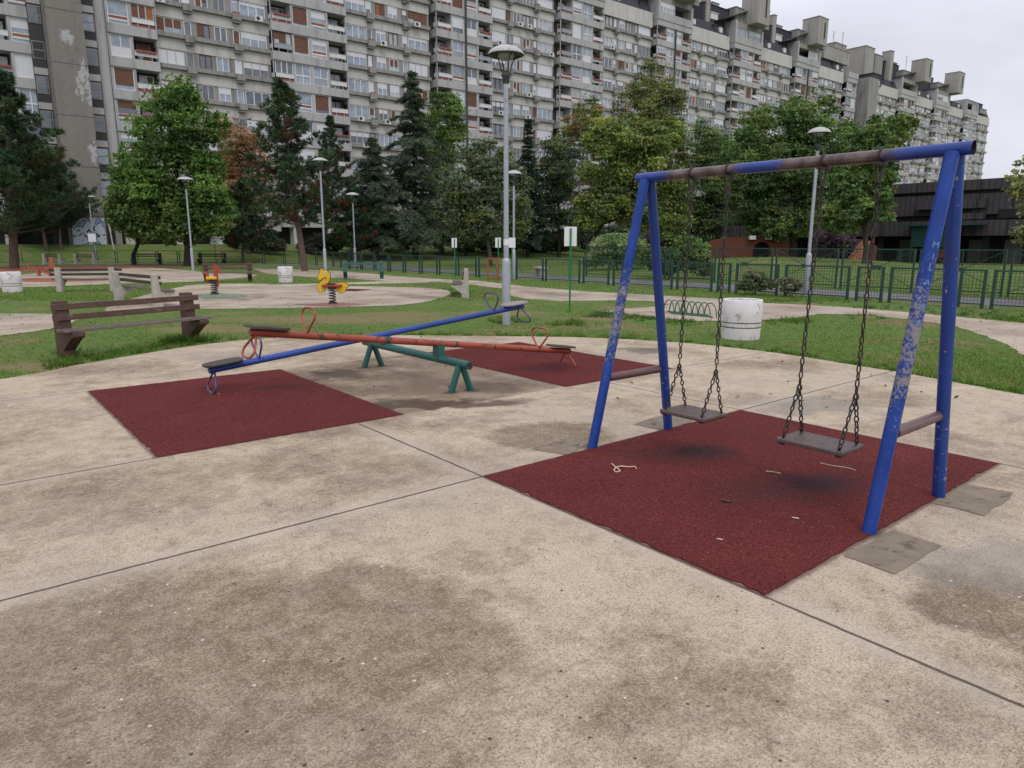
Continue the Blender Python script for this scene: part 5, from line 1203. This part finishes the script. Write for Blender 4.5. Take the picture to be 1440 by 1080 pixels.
def win_A(F, Pn, Sh, x0, x1, z0, z1, y, rd):
    """tall loggia window: F frame, Pn panes, Sh blinds and panels"""
    fr = 'frame_white' if rd.random() < .62 else 'frame_cream'; fw = .10; w = WI
    F.box(x0, x0 + fw, y - .05, y + .06, z0, z1, w[fr]); F.box(x1 - fw, x1, y - .05, y + .06, z0, z1, w[fr]); F.box(x0 + fw, x1 - fw, y - .05, y + .06, z1 - fw, z1, w[fr]); F.box(x0 + fw, x1 - fw, y - .055, y + .06, z0, z0 + .07, w[fr])
    xi0, xi1, zi0, zi1 = x0 + fw, x1 - fw, z0 + .07, z1 - fw; xm = (xi0 + xi1) / 2; H = zi1 - zi0; s = rd.random()
    gl = rd.choice(['glass_blue', 'glass_blue', 'glass_dark', 'curtain'])
    Pn.box(xi0, xi1, y + .02, y + .05, zi0, zi1, w[gl])
    if s < .34:      # big pane over red and white strips
        F.box(xi0, xi1, y - .03, y + .015, zi0 + H * .34, zi0 + H * .38, w[fr])
        Sh.box(xi0, xi1, y - .025, y + .015, zi0 + H * .22, zi0 + H * .335, w['panel_red' if rd.random() < .75 else 'blind_orange']); Sh.box(xi0, xi1, y - .025, y + .015, zi0 + H * .12, zi0 + H * .215, w['panel_white'])
        if rd.random() < .4: Sh.box(xi0, xi1, y - .01, y + .015, zi0 + H * rd.uniform(.45, .8), zi1, w[rd.choice(['blind_brown', 'blind_white', 'blind_brown'])])
    elif s < .56:    # two panes over a white panel
        Sh.box(xi0, xi1, y - .03, y + .015, zi0, zi0 + H * .40, w['panel_white' if rd.random() < .8 else 'panel_grey']); F.box(xm - .045, xm + .045, y - .04, y + .018, zi0 + H * .40, zi1, w['frame_white']); F.box(xi0, xi1, y - .042, y + .018, zi0 + H * .40, zi0 + H * .44, w['frame_white'])
        if rd.random() < .35: Sh.box(xi0, xi1, y - .015, y + .016, zi1 - H * .25, zi1, w['blind_white'])
    elif s < .72:    # four panes
        F.box(xm - .045, xm + .045, y - .04, y + .018, zi0, zi1, w['frame_white']); F.box(xi0, xi1, y - .042, y + .018, zi0 + H * .36, zi0 + H * .43, w['frame_white'])
        if rd.random() < .2:
            Sh.box(xi0, xi1, y - .012, y + .016, zi0, zi1, w['blind_pink'])
    elif s < .88: Sh.box(xi0, xi1, y - .02, y + .016, zi0 + H * rd.choice([0, .12, .2]), zi1, w['blind_brown'])
    else: Sh.box(xi0, xi1, y - .02, y + .016, zi0 + H * rd.choice([0, 0, .3]), zi1, w['blind_white'])

def win_B(F, Pn, Sh, x0, x1, z0, z1, y, rd, n):
    w = WI; fr = rd.choice(['frame_white', 'frame_white', 'frame_white', 'frame_cream', 'frame_wood']); fw = .07
    F.box(x0, x0 + fw, y - .05, y + .06, z0, z1, w[fr]); F.box(x1 - fw, x1, y - .05, y + .06, z0, z1, w[fr]); F.box(x0 + fw, x1 - fw, y - .05, y + .06, z1 - fw, z1, w[fr]); F.box(x0 + fw, x1 - fw, y - .055, y + .06, z0, z0 + fw, w[fr])
    xi0, xi1, zi0, zi1 = x0 + fw, x1 - fw, z0 + fw, z1 - fw; H = zi1 - zi0
    Pn.box(xi0, xi1, y + .02, y + .05, zi0, zi1, w[rd.choice(['glass_blue', 'glass_dark', 'glass_dark', 'curtain', 'glass_blue'])])
    for i in range(1, n): xx = xi0 + (xi1 - xi0) * i / n; F.box(xx - .05, xx + .05, y - .045, y + .018, zi0, zi1, w[fr])
    s = rd.random()
    if s < .30: Sh.box(xi0, xi1, y - .02, y + .016, zi0 + H * rd.choice([0, 0, .35, .55]), zi1, w['blind_white'])
    elif s < .46:
        for i in range(n):
            a_, b_ = xi0 + (xi1 - xi0) * i / n + .05, xi0 + (xi1 - xi0) * (i + 1) / n - .05
            if rd.random() < .75: Sh.box(a_, b_, y - .02, y + .016, zi0 + H * rd.choice([0, 0, .1, .4]), zi1, w[rd.choice(['blind_brown'] * 5 + ['blind_orange'])])
    elif s < .60: Sh.box(xi0, xi1, y - .015, y + .016, zi1 - H * rd.uniform(.2, .5), zi1, w['blind_white'])

YF, YB, FL, SH0 = 79.0, 79.75, 2.95, 3.39
ZK = lambda k: SH0 + FL * k
def block(label, mods, seed, x0, x1, shaft=None, far=False, label_cap=100):
    """mods: (kind, start); kind A = loggia module 8.8 m, B = ribbon window module, L / R = half loggia module"""
    rd = random.Random(seed); bl = thing('apartment_block', label, 'apartment block', (x0, YF, 0)); ox, oy = x0, YF
    M_ = lambda: MB()
    rec, roof = MB(), MB()
    wins, bals, boxes, acs, pots = [], [], [], [], []
    K = 11
    # core behind everything
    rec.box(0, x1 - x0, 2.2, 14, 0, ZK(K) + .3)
    for kind, s0 in mods:
        X0 = s0 - ox; wall, par, led = MB(), MB(), MB()
        if kind in 'ALR':
            W_ = 8.8 if kind == 'A' else 4.4
            lay = {'A': [('b', .2, 2.25), ('w', 2.45, 4.25), ('w', 4.55, 6.35), ('b', 6.55, 8.6)], 'L': [('w', .2, 2.0), ('b', 2.2, 4.25)], 'R': [('b', .15, 2.2), ('w', 2.4, 4.2)]}[kind]
            edges = sorted({0, W_} | {e for q in lay for e in q[1:]})
            for k in range(K + 1):
                z = ZK(k)
                if k < K or True:
                    wall.box(X0, X0 + W_, -.12 if k else -.1, 1.5, z, z + .88)
                if k == K:
                    continue
                for (t0, a0, a1), nxt in zip(lay, lay[1:] + [None]): pass
                spans = [q[1:] for q in lay]; px_ = 0
                for a0, a1 in spans + [(W_, W_)]:
                    if (px_ == 0 and lay[0][0] == 'b') or (a0 == W_ and lay[-1][0] == 'b'): xe = X0 + (.0 if px_ == 0 else W_ - .09); wall.box(xe, xe + .09, -.02, .1, z + .88, z + FL)
                    elif a0 - px_ > .02: wall.box(X0 + px_, X0 + a0, -.02, 1.5, z + .88, z + FL)
                    px_ = a1
                for t0, a0, a1 in lay:
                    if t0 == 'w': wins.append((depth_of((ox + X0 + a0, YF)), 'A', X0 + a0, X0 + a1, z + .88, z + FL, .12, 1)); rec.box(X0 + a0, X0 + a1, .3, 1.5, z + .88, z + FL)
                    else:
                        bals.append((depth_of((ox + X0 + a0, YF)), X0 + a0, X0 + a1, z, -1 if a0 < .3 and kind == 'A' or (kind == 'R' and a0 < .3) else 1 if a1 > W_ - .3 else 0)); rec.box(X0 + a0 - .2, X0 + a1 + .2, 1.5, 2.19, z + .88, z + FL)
                        if rd.random() < .25: wins.append((depth_of((ox + X0 + a0, YF)), 'B', X0 + a0 + .02, X0 + a1 - .02, z + 1.62, z + FL - .02, .08, 3))
                        else:
                            wins.append((depth_of((ox + X0 + a0, YF)) + 30, 'B', X0 + a0 + .5, X0 + a1 - .2, z + .95, z + FL - .25, 1.42, 2))
            # crown of the loggia bay: parapet, top storey, tower room
            zt = ZK(K)
            wall.box(X0 - .05, X0 + W_ + .05, -.22, 1.5, zt + .885, zt + 2.0)
            if kind == 'A':
                roof.box(X0, X0 + W_, .05, 6, zt + 3.6, zt + 4.4, 2); wall.box(X0 - .02, X0 + .5, -.15, 3, zt + 2.0, zt + 4.6); wall.box(X0 + W_ - .5, X0 + W_ + .02, -.15, 3, zt + 2.0, zt + 4.0)
                rec.box(X0 + .5, X0 + W_ - .5, 1.6, 3, zt + 2.0, zt + 3.6)
                for q in range(2):
                    if rd.random() < .75: wins.append((depth_of((ox + X0, YF)), 'B', X0 + .6 + q * 3.9, X0 + 4.3 + q * 3.9, zt + 2.05, zt + 3.55, .1 if rd.random() < .6 else 1.4, 5))
        else:
            W_ = 11.5
            for k in range(K):
                z = ZK(k)
                par.box(X0, X0 + W_, .75, 2.2, z - .47, z + .62); led.box(X0, X0 + W_, .42, 2.1, z + .63, z + 1.03)
                rec.box(X0, X0 + W_, 1.15, 2.2, z + 1.03, z + 2.48)
                zs0, zs1 = z + 1.05, z + 2.44; px_ = 0
                for a0, a1, n_ in ((.15, 2.65, 3), (2.8, 3.5, 1), (4.05, 5.3, 2), (5.75, 7.0, 2), (7.65, 8.35, 1), (8.5, 11.2, 3)):
                    led.box(X0 + px_ + .0, X0 + a0, .82, 1.4, z + 1.03, z + 2.48); px_ = a1
                    wins.append((depth_of((ox + X0 + a0, YF)), 'B', X0 + a0, X0 + a1, zs0, zs1, .85, n_))
                    if n_ == 1: boxes.append((depth_of((ox + X0 + a0, YF)), X0 + a0 - .08, X0 + a1 + .08, z + .12, z + .98))
                    elif rd.random() < .16: acs.append((depth_of((ox + X0 + a0, YF)), X0 + rd.uniform(a0, a1 - .7), z + .62))
                led.box(X0 + px_, X0 + W_, .82, 1.4, z + 1.03, z + 2.48)
            zt = ZK(K)
            par.box(X0, X0 + W_, .55, 2.2, zt - .47, zt + .62); par.box(X0, X0 + W_, .62, 2.2, zt + .622, zt + 1.75)
            # slate mansard with dormers
            roof.add([(X0, .8, zt + 1.7), (X0 + W_, .8, zt + 1.7), (X0 + W_, 1.7, zt + 3.6), (X0, 1.7, zt + 3.6), (X0, 8, zt + 3.8), (X0 + W_, 8, zt + 3.8)], [(0, 1, 2, 3), (3, 2, 5, 4)], 0)
            for q in (1.2, 3.4, 7.2, 8.9):
                if rd.random() < .7: roof.box(X0 + q, X0 + q + .9, 1.0, 1.7, zt + 2.2, zt + 3.1, 1 if rd.random() < .5 else 0); roof.box(X0 + q - .08, X0 + q + .98, .9, 2.2, zt + 3.1, zt + 3.2, 0)
        if wall.v: wall.obj('loggia_wall', MAT['conc_band'], bl)
        if par.v: par.obj('parapet_wall', MAT['conc_parapet'], bl); led.obj('sill_band', MAT['conc_dark'], bl)
    # ground floor: dark passage behind a row of piers
    z1 = ZK(0)
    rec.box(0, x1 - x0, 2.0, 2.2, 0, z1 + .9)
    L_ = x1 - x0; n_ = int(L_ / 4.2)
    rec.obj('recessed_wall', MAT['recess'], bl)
    roof.obj('roof', [MAT['slate'], MAT['panel_white'], MAT['conc_dark']], bl)
    for i in range(n_ + 1):
        x = .5 + i * 4.2; m = MB(); m.box(x - .32, x + .32, -.04, 1.2, .2, z1 - .004); c = m.obj('pier', MAT['conc_parapet'], bl)
    # windows: those that show largest are parts of their own
    vis = lambda x, z: in_frame((ox + x, YF, z), 5)
    wins.sort(key=lambda q: (not vis(q[2], q[4]), q[0])); bF = MB()
    seen = 0
    for d_, ty, a0, a1, z0, z1_, y, n_ in wins:
        own = vis(a0, z0) and seen < label_cap and not (ty == 'B' and y > 1.2)
        F, Pn, Sh = (MB(), MB(), MB()) if own else (bF, bF, bF)
        (win_A(F, Pn, Sh, a0, a1, z0, z1_, y, rd) if ty == 'A' else win_B(F, Pn, Sh, a0, a1, z0, z1_, y, rd, n_))
        if own:
            seen += 1; f_ = F.obj('window', WM_, bl); Pn.obj('pane', WM_, f_)
            if Sh.v: Sh.obj('shutter', WM_, f_)
    bF.obj('window', WM_, bl, kind='stuff')
    # balcony fronts
    bals.sort(key=lambda q: (not vis(q[1], q[3]), q[0])); bF = MB(); seen = 0
    for d_, a0, a1, z, side_ in bals:
        own = vis(a0, z) and seen < label_cap; m = MB() if own else bF; pm = MB() if own else bF
        m.box(a0 + .02, a1 - .02, -.10, -.03, z + 1.22, z + 1.66, 0 if rd.random() < .8 else 1)
        m.box(a0 + .02, a1 - .02, -.13, .02, z + 1.66, z + 1.70, 2)
        if side_: xe = a0 - .16 if side_ < 0 else a1 + .11; m.box(xe, xe + .05, -.03, .72, z + 1.22, z + 1.66, 0); m.box(min(xe, a0), max(xe, a1), -.10, -.03, z + 1.665, z + 1.70, 2)
        if rd.random() < .5: m.box(a0 + .05, a1 - .05, .0, .05, z + .9, z + 1.15, 3)
        m.box(a0 + .5, a0 + .56, -.07, -.02, z + .88, z + 1.22, 2); m.box(a1 - .56, a1 - .5, -.07, -.02, z + .88, z + 1.22, 2)
        flower = rd.random() < .38
        if flower: pm.box(a0 + .1, a1 - .1, -.28, -.135, z + 1.55, z + 1.74, 3)
        if own:
            seen += 1; f_ = m.obj('balcony', BM_, bl)
            if flower: pm.obj('flower_box', BM_, f_)
    bF.obj('balcony', BM_, bl, kind='stuff')
    boxes.sort(key=lambda q: (not vis(q[1], q[3]), q[0])); bF = MB(); seen = 0
    for d_, a0, a1, z0, z1_ in boxes:
        own = vis(a0, z0) and seen < label_cap; m = MB() if own else bF
        m.box(a0, a1, .12, .41, z0 + .22, z1_, 0); m.box(a0 + .05, a1 - .05, .25, .74, z0, z0 + .215, 0)
        if rd.random() < .3: m.box(a0 + .06, a1 - .06, .18, .38, z1_, z1_ + .16, rd.choice([1, 2, 2]))
        if own: seen += 1; m.obj('planter_box', PM_, bl)
    bF.obj('planter_box', PM_, bl, kind='stuff')
    acs.sort(key=lambda q: (not vis(q[1], q[2]), q[0])); bF = MB(); seen = 0
    for d_, a0, z in acs:
        own = vis(a0, z) and seen < 60; m = MB() if own else bF
        m.box(a0, a0 + .8, .05, .38, z, z + .55, 0); m.lathe([(0, 0), (.2, 0)], 14, (0, 0, 0), 1)
        m.v[-28:] = [(a0 + .32 + p[0], .047, z + .27 + p[1]) for p in m.v[-28:]]
        if own: seen += 1; m.obj('air_conditioner', AM_, bl)
    if bF.v: bF.obj('air_conditioner', AM_, bl, kind='stuff')
    return bl, ox, oy
WM_ = [MAT[n] for n in WP]; BM_ = [MAT['panel_white'], MAT['panel_grey'], MAT['frame_cream'], MAT['panel_red']]
mat_plain('planting', (.05, .10, .025), .8, .4, 4); PM_ = [MAT['conc_dark'], MAT['planting'], MAT['panel_red']]
mat_plain('ac_white', (.6, .6, .58), .5, .1, 4); AM_ = [MAT['ac_white'], MAT['recess']]
S_ = 21.07
mods = [('L', 15.05), ('B', 19.4)]
for k in range(6): mods += [('A', 30.85 + S_ * k), ('B', 30.85 + S_ * k + 9.0)]
mods += [('A', 30.85 + S_ * 6)]
mods = mods[:-1] + [('R', 30.85 + S_ * 6 + .0)]
main, ox, oy = block('very long grey concrete apartment block with rows of windows and loggias, centre section', mods, 5, 15.05, 30.85 + S_ * 6 + 4.4)
left, lx, ly = block('apartment block section left of the bare concrete stair shaft', [('B', -24.5), ('A', -13.0), ('B', -6.6 + .2), ('R', 5.1)], 6, -24.5, 9.5)
fm = [('L', 167.6), ('B', 172.2), ('A', 183.7), ('B', 192.7), ('A', 204.3), ('B', 213.3), ('A', 224.9), ('B', 233.9)]
farb, fx, fy = block('farthest section of the grey apartment block, ending against the sky', fm, 7, 167.6, 245.2)
# stair shafts with their glazed strips
def shaft(label, x0, x1, top, yf, mt='shaft_wall'):
    s = thing('stair_tower', label, 'stair tower', (x0, yf, 0), 0, 'stair towers of the apartment block')
    w_ = x1 - x0
    m = MB(); m.box(0, w_, 0, 2.8, 0, top); m.obj('shaft', MAT[mt], s)
    return s, w_
s1, w1 = shaft('bare concrete stair tower with flaking grey render and graffiti at its foot', 9.95, 12.75, 41, 76.4)
def stair_glass(s, xa, xb, y, top, seed):
    rd = random.Random(seed); m = MB(); m.box(xa, xb, y, y + 1.2, 0, top); m.obj('stair_wall', MAT['recess'], s)
    z = 6.0
    while z < top - 2:
        f_ = MB(); f_.box(xa + .06, xb - .06, y - .05, y - .004, z, z + 1.5, 0); fo = f_.obj('stair_window', [MAT['conc_dark'], MAT['glass_dark']], s)
        p_ = MB()
        for i in range(2): p_.box(xa + .12, xb - .12, y - .07, y - .052, z + .08 + i * .72, z + .70 + i * .72)
        p_.obj('pane', MAT[rd.choice(['glass_dark', 'glass_blue', 'recess', 'glass_dark'])], fo)
        if rd.random() < .8:
            p_ = MB(); p_.box(xa + .02, xb - .02, y - .08, y - .003, z + 1.62, z + 2.2); p_.obj('spandrel', MAT['conc_band'], s)
        z += 2.95
stair_glass(s1, w1 + .02, w1 + 1.3, 2.2, 41, 3); stair_glass(s1, -1.1, -.02, 2.4, 41, 4)
m = MB(); m.tube([(w1 + 1.75, 2.5, 4.4), (w1 + 1.75, 2.5, 41)], .48, 20); m.obj('round_pilaster', MAT['conc_band'], s1)
m = MB(); m.box(w1 + .1, w1 + 1.2, 1.4, 2.15, 4.6, 5.4); m.box(w1 - .02, w1 + 1.6, 1.3, 2.15, 5.4, 5.6); m.obj('entrance_canopy', MAT['conc_dark'], s1)
m = MB(); m.box(.02, w1 - .1, -.006, 0, 1.0, 3.9); g_ = m.obj('graffiti_panel', MAT['graffiti'], s1); g_['label'] = 'blue, white and black graffiti on the foot of the tower'
m = MB(); m.box(w1 + 1.0, w1 + 1.55, 1.6, 2.3, .5, 4.4); m.obj('pier', MAT['conc_dark'], s1)
m = MB(); m.box(w1 + 1.9, w1 + 2.6, 1.6, 2.3, .5, 4.4); pr = m.obj('pier', MAT['conc_parapet'], s1)
m = MB(); rg = random.Random(3)
for i in range(7):
    cx, cz = w1 + 2.25, 1.9 + i * .3; m.tube(open_curve([np.array([cx + rg.uniform(-.18, .18), 1.594, cz + rg.uniform(-.14, .14)]) for _ in range(4)], 3), .022, 5)
m.obj('scrawl', MAT['rider_dark'], pr)
s2, w2 = shaft('blank dark concrete stair tower between the centre and far sections', 163.0, 167.4, 37.2, 76.9, 'conc_dark')
# roof top: tower rooms, chimneys, water tank, aerials
def tower_room(bl, ox, x, z, w_, h, yf=-1.0, slot=True, mat='conc_ribbed'):
    m = MB(); m.box(x - ox, x - ox + w_, yf, yf + 3.4, z, z + h); m.box(x - ox - .08, x - ox + w_ + .08, yf - .08, yf + 3.5, z + h, z + h + .12); o = m.obj('tower_room', MAT[mat], bl)
    if slot:
        m = MB(); m.box(x - ox + w_ * .62, x - ox + w_ * .74, yf - .06, yf - .004, z + h * .25, z + h * .85); m.obj('slot_window', MAT['recess'], o)
def slab_wall(bl, ox, x, z, w_, h, y=2.0, d=5, mat='slate', name='roof_house'):
    m = MB(); m.box(x - ox, x - ox + w_, y, y + d, z, z + h); m.box(x - ox - .1, x - ox + w_ + .1, y - .1, y + d + .1, z + h, z + h + .12); m.obj(name, MAT[mat], bl)
def lean_roof(bl, ox, x0, z0, x1, z1, y=.3):
    m = MB(); m.bar((x0 - ox, y + 1.5, z0), (x1 - ox, y + 1.5, z1), 3.4, .14); m.obj('canopy', MAT['slate'], bl)
def aerial(bl, ox, x, z, h, y=3):
    m = MB(); m.tube([(x - ox, y, z), (x - ox, y, z + h)], .04, 5)
    for i in range(3): m.bar((x - ox - .7 + i * .15, y, z + h - .2 - i * .5), (x - ox + .7 - i * .15, y, z + h - .2 - i * .5), .03, .03)
    m.obj('aerial', MAT['dark_steel'], bl)
ZT = ZK(11)
for k in range(7):
    x = 30.85 + S_ * k
    if k < 6:
        tower_room(main, ox, x + 3.7, ZT + 4.4, 3.7, 4.9, -2.0); slab_wall(main, ox, x + 1.2, ZT + 3.9, 3.3, 3.2, .9, 5, 'conc_dark'); slab_wall(main, ox, x - 6.5, ZT + 3.7, 8, 3.0, 2.2, 6, 'slate')
        slab_wall(main, ox, x - 6.0, ZT + 3.7, 1.1, 4.9, 1.9, 1.5, 'conc_ribbed', 'chimney'); slab_wall(main, ox, x - 2.6, ZT + 6.9, 2.0, .8, 3.2, 2, 'panel_grey', 'water_tank'); lean_roof(main, ox, x - 3.2, ZT + 4.2, x + 4.4, ZT + 6.9)
        slab_wall(main, ox, x - 4.4, ZT + 4.5, 2.2, 1.0, 2.15, .3, 'panel_white', 'roof_window')
        slab_wall(main, ox, x + 8.5, ZT + 4.4, 1.2, 3.2, -.6, 2, 'conc_dark', 'chimney')
slab_wall(main, ox, 148.6, ZT + 3.7, 11, 2.6, 1.2, 7, 'conc_ribbed'); slab_wall(main, ox, 156.5, ZT + 3.7, 5, 4.6, 3, 5, 'conc_dark')
for x, h in ((151, 3.4), (155.5, 4.2), (159.5, 4.6)): aerial(main, ox, x, ZT + 6.2, h)
aerial(main, ox, 124, ZT + 9, 4); aerial(main, ox, 127.5, ZT + 9, 5)
for x, w_ in ((188.2, 5.2), (209, 5.2)):
    tower_room(farb, fx, x + 3.0, ZT + 4.4, 3.9, 5.0, -2.0); slab_wall(farb, fx, x - 1.5, ZT + 3.7, 4.6, 3.0, 1.2, 5, 'conc_dark'); lean_roof(farb, fx, x - 5, ZT + 4.6, x + 3, ZT + 6.6); slab_wall(farb, fx, x - 8, ZT + 3.7, 8, 4.4, 3, 5, 'slate')
slab_wall(farb, fx, 170.5, ZT + 3.7, 4.5, 6.2, 3, 5, 'conc_ribbed'); slab_wall(farb, fx, 175.5, ZT + 3.7, 4, 5.2, 3, 5, 'conc_dark'); slab_wall(farb, fx, 181, ZT + 3.7, 1.7, 6.6, 2, 2, 'conc_ribbed', 'chimney'); slab_wall(farb, fx, 187, ZT + 7.6, 2.4, 1.4, 4, 2, 'conc_dark', 'chimney')
slab_wall(farb, fx, 226, ZT + 3.0, 12, 1.6, .4, 5, 'slate'); slab_wall(farb, fx, 236, ZT + 2.2, 5, 1.2, .2, 4, 'conc_dark'); slab_wall(farb, fx, 169.2, ZT + 1.0, 4.5, 2.4, .2, 4, 'slate')
for x in (184, 192): aerial(farb, fx, x, ZT + 8, 3)
# dark rain pipes on some loggia bays
for k in (1, 3, 5):
    m = MB(); m.tube([(30.85 + S_ * k + 4.4 - ox, -.26, 2), (30.85 + S_ * k + 4.4 - ox, -.26, ZT)], .13, 10); m.obj('rain_pipe', MAT['dark_steel'], main)

# ------------------------------------------------------------------ dark low building on the right
def clad(name, col, pitch):
    t = NT(name); P = t.pos(); y = t.xyz(P)[1]; fr = t.math('FRACT', t.math('MULTIPLY', y, pitch))
    n = t.noise(t.scale(P, (1, 1, .3)), 1.2, 5, .6); c = t.mix(n, tuple(x * .75 for x in col), tuple(x * 1.3 for x in col))
    big = t.math('FRACT', t.math('MULTIPLY', y, .42)); c = t.mix(t.rng(t.math('ABSOLUTE', t.math('SUBTRACT', big, .5)), .46, .49), c, (.008, .008, .009))
    c = t.mix(t.rng(t.math('ABSOLUTE', t.math('SUBTRACT', fr, .5)), .30, .45), c, tuple(x * .55 for x in col)); MAT[name] = t.fin(c, .6, 0, .35)
clad('dark_cladding', (.058, .048, .054), 2.4)
mat_plain('dark_void', (.010, .010, .012), .7, .2, 2); mat_plain('entry_green', (.012, .055, .05), .5, .15, 2); mat_plain('brick_red', (.13, .045, .030), .85, .2, 2, .2, .2, dirt=(.14, .05, .03), dirt_amt=.12); mat_plain('ramp_orange', (.40, .15, .09), .8, .15, 2)
mat_plain('beige_panel', (.16, .15, .14), .7, .15, 2)
DA = 66.0
db = thing('shopping_hall', 'long low hall with dark brown metal cladding and a flat roof', 'building', (DA, 25, 0))
y0, y1 = -22, 36
m = MB(); m.box(0, 20, y0, y1, 5.85, 6.66); m.obj('roof_fascia', MAT['dark_cladding'], db)
m = MB(); m.box(.35, 20, y0, y1, 5.55, 5.848); m.obj('shadow_gap', MAT['dark_void'], db)
m = MB(); m.box(.1, 20, y0, y1, 3.9, 5.548); m.obj('upper_wall', MAT['dark_cladding'], db)
m = MB(); m.box(-.5, 20, y0, y1, 2.2, 3.42); m.obj('lower_band', MAT['dark_cladding'], db)
m = MB(); m.box(.5, 20, y0, y1, 3.422, 3.898); m.obj('recessed_strip', MAT['dark_void'], db)
for a_, b_, z0, z1 in ((-3.2, 1.3, 3.95, 4.35), (6, 12, 3.6, 3.95), (-15, -5.0, 3.55, 4.25)):
    m = MB(); m.box(.06, .099, a_, b_, z0, z1); wi = m.obj('strip_window', MAT['dark_void'], db)
for a_, b_, z0, z1 in ((-4.2, -1.6, 3.5, 4.0), (-4.2, 1.0, 4.4, 5.1)):
    m = MB(); m.box(-.35, .099, a_, b_, z0, z1); m.obj('bay_box', MAT['dark_cladding'], db)
m = MB(); m.box(2.5, 20, y0, y1, -.5, 2.198); m.obj('ground_floor_wall', MAT['dark_void'], db)
for q in np.arange(y0 + 1, y1, 4.1):
    m = MB(); m.box(.2, .8, q, q + .5, -.5, 2.198); m.obj('column', MAT['dark_void'], db)
    for j in range(2):
        if (int(q) + j) % 3:
            m = MB(); m.box(2.3, 2.49, q + .8 + j * 1.5, q + 2.1 + j * 1.5, -.3, 1.9); m.obj('door_panel', MAT['beige_panel'], db)
m = MB(); m.box(-2.4, -.52, -2.5, .3, 1.3, 3.0); m.obj('entrance_box', MAT['entry_green'], db)
m = MB(); m.box(-3.0, -.52, -4.5, 1.2, 3.0, 3.14); m.obj('entrance_canopy', MAT['entry_green'], db)
for q in (-2.4, .2):
    m = MB(); m.box(-2.4, -2.2, q - .08, q + .08, -.4, 1.3); m.obj('entrance_post', MAT['entry_green'], db)
# brick stair walls in front of it
def ramp(label, px0, px1, ytop, ybot, dep):
    p = deep((px0 + px1) / 2, ybot, dep); k = dep / F_PX; w_ = (px1 - px0) * k; h = (ybot - ytop) * k
    o = thing('stair_cheek', label, 'ramp wall', (p[0], p[1], p[2]), VZ, 'sloping orange walls before the dark hall')
    m = MB(); m.prism([(-w_ / 2, 0), (-w_ / 2 + .9, 0), (w_ * .28, h * .92), (w_ / 2, h), (w_ * .10, h)], (0, 0, 0), (1, 0, 0), (0, 0, 1), .9); m.obj('sloped_slab', MAT['ramp_orange'], o)
    m = MB(); m.prism([(-w_ * .2, -.8), (w_ * .75, -.8), (w_ * .75, h * .75), (w_ * .42, h * .93), (w_ * .25, h * .86)], (0, .5, 0), (1, 0, 0), (0, 0, 1), .8); m.obj('side_wall', MAT['brick_red'], o)
ramp('sloping orange wall left of the light green tree', 1082, 1112, 338, 359, 58)
ramp('sloping orange wall right of the purple shrub', 1192, 1224, 340, 369, 57)
ramp('sloping orange wall half hidden behind the flaked swing leg', 1310, 1334, 338, 362, 60)
bw = deep(1050, 372, 57); k = 57 / F_PX
wl = thing('brick_wall', 'rust red wall with a round opening behind the tall fence', 'wall', (bw[0], bw[1], bw[2]), VZ)
W2, H2 = 62 * k, 42 * k
hole = [(18 * k + 12 * k * math.cos(t_), 20 * k + 12 * k * math.sin(t_)) for t_ in np.linspace(0, 2 * PI, 20, endpoint=False)]
m = MB()
m.prism([(-W2, -1), (6 * k, -1), (6 * k, 37 * k), (-26 * k, 37 * k), (-50 * k, 33 * k), (-W2, 24 * k)], (0, 0, 0), (1, 0, 0), (0, 0, 1), .5); m.prism([(30 * k, -1), (W2, -1), (W2, 38 * k), (30 * k, 38 * k)], (0, 0, 0), (1, 0, 0), (0, 0, 1), .5)
top_ = [(6 * k, 37.5 * k)] + [(18 * k + 12 * k * math.cos(t_), 19 * k + 12 * k * math.sin(t_)) for t_ in np.linspace(PI, 0, 12)] + [(30 * k, 37.5 * k)]
m.prism(list(reversed(top_)), (0, 0, 0), (1, 0, 0), (0, 0, 1), .5); m.obj('wall_body', MAT['brick_red'], wl)
m = MB(); m.box(6 * k, 30 * k, .6, .7, -1, 32 * k); m.obj('dark_doorway', MAT['dark_void'], wl)
for x in (2, 24):
    m = MB(); m.box((x - 4) * k, (x + 4) * k, -.75, -.3, 34 * k, 39 * k); m.obj('air_conditioner', MAT['ac_white'], wl)
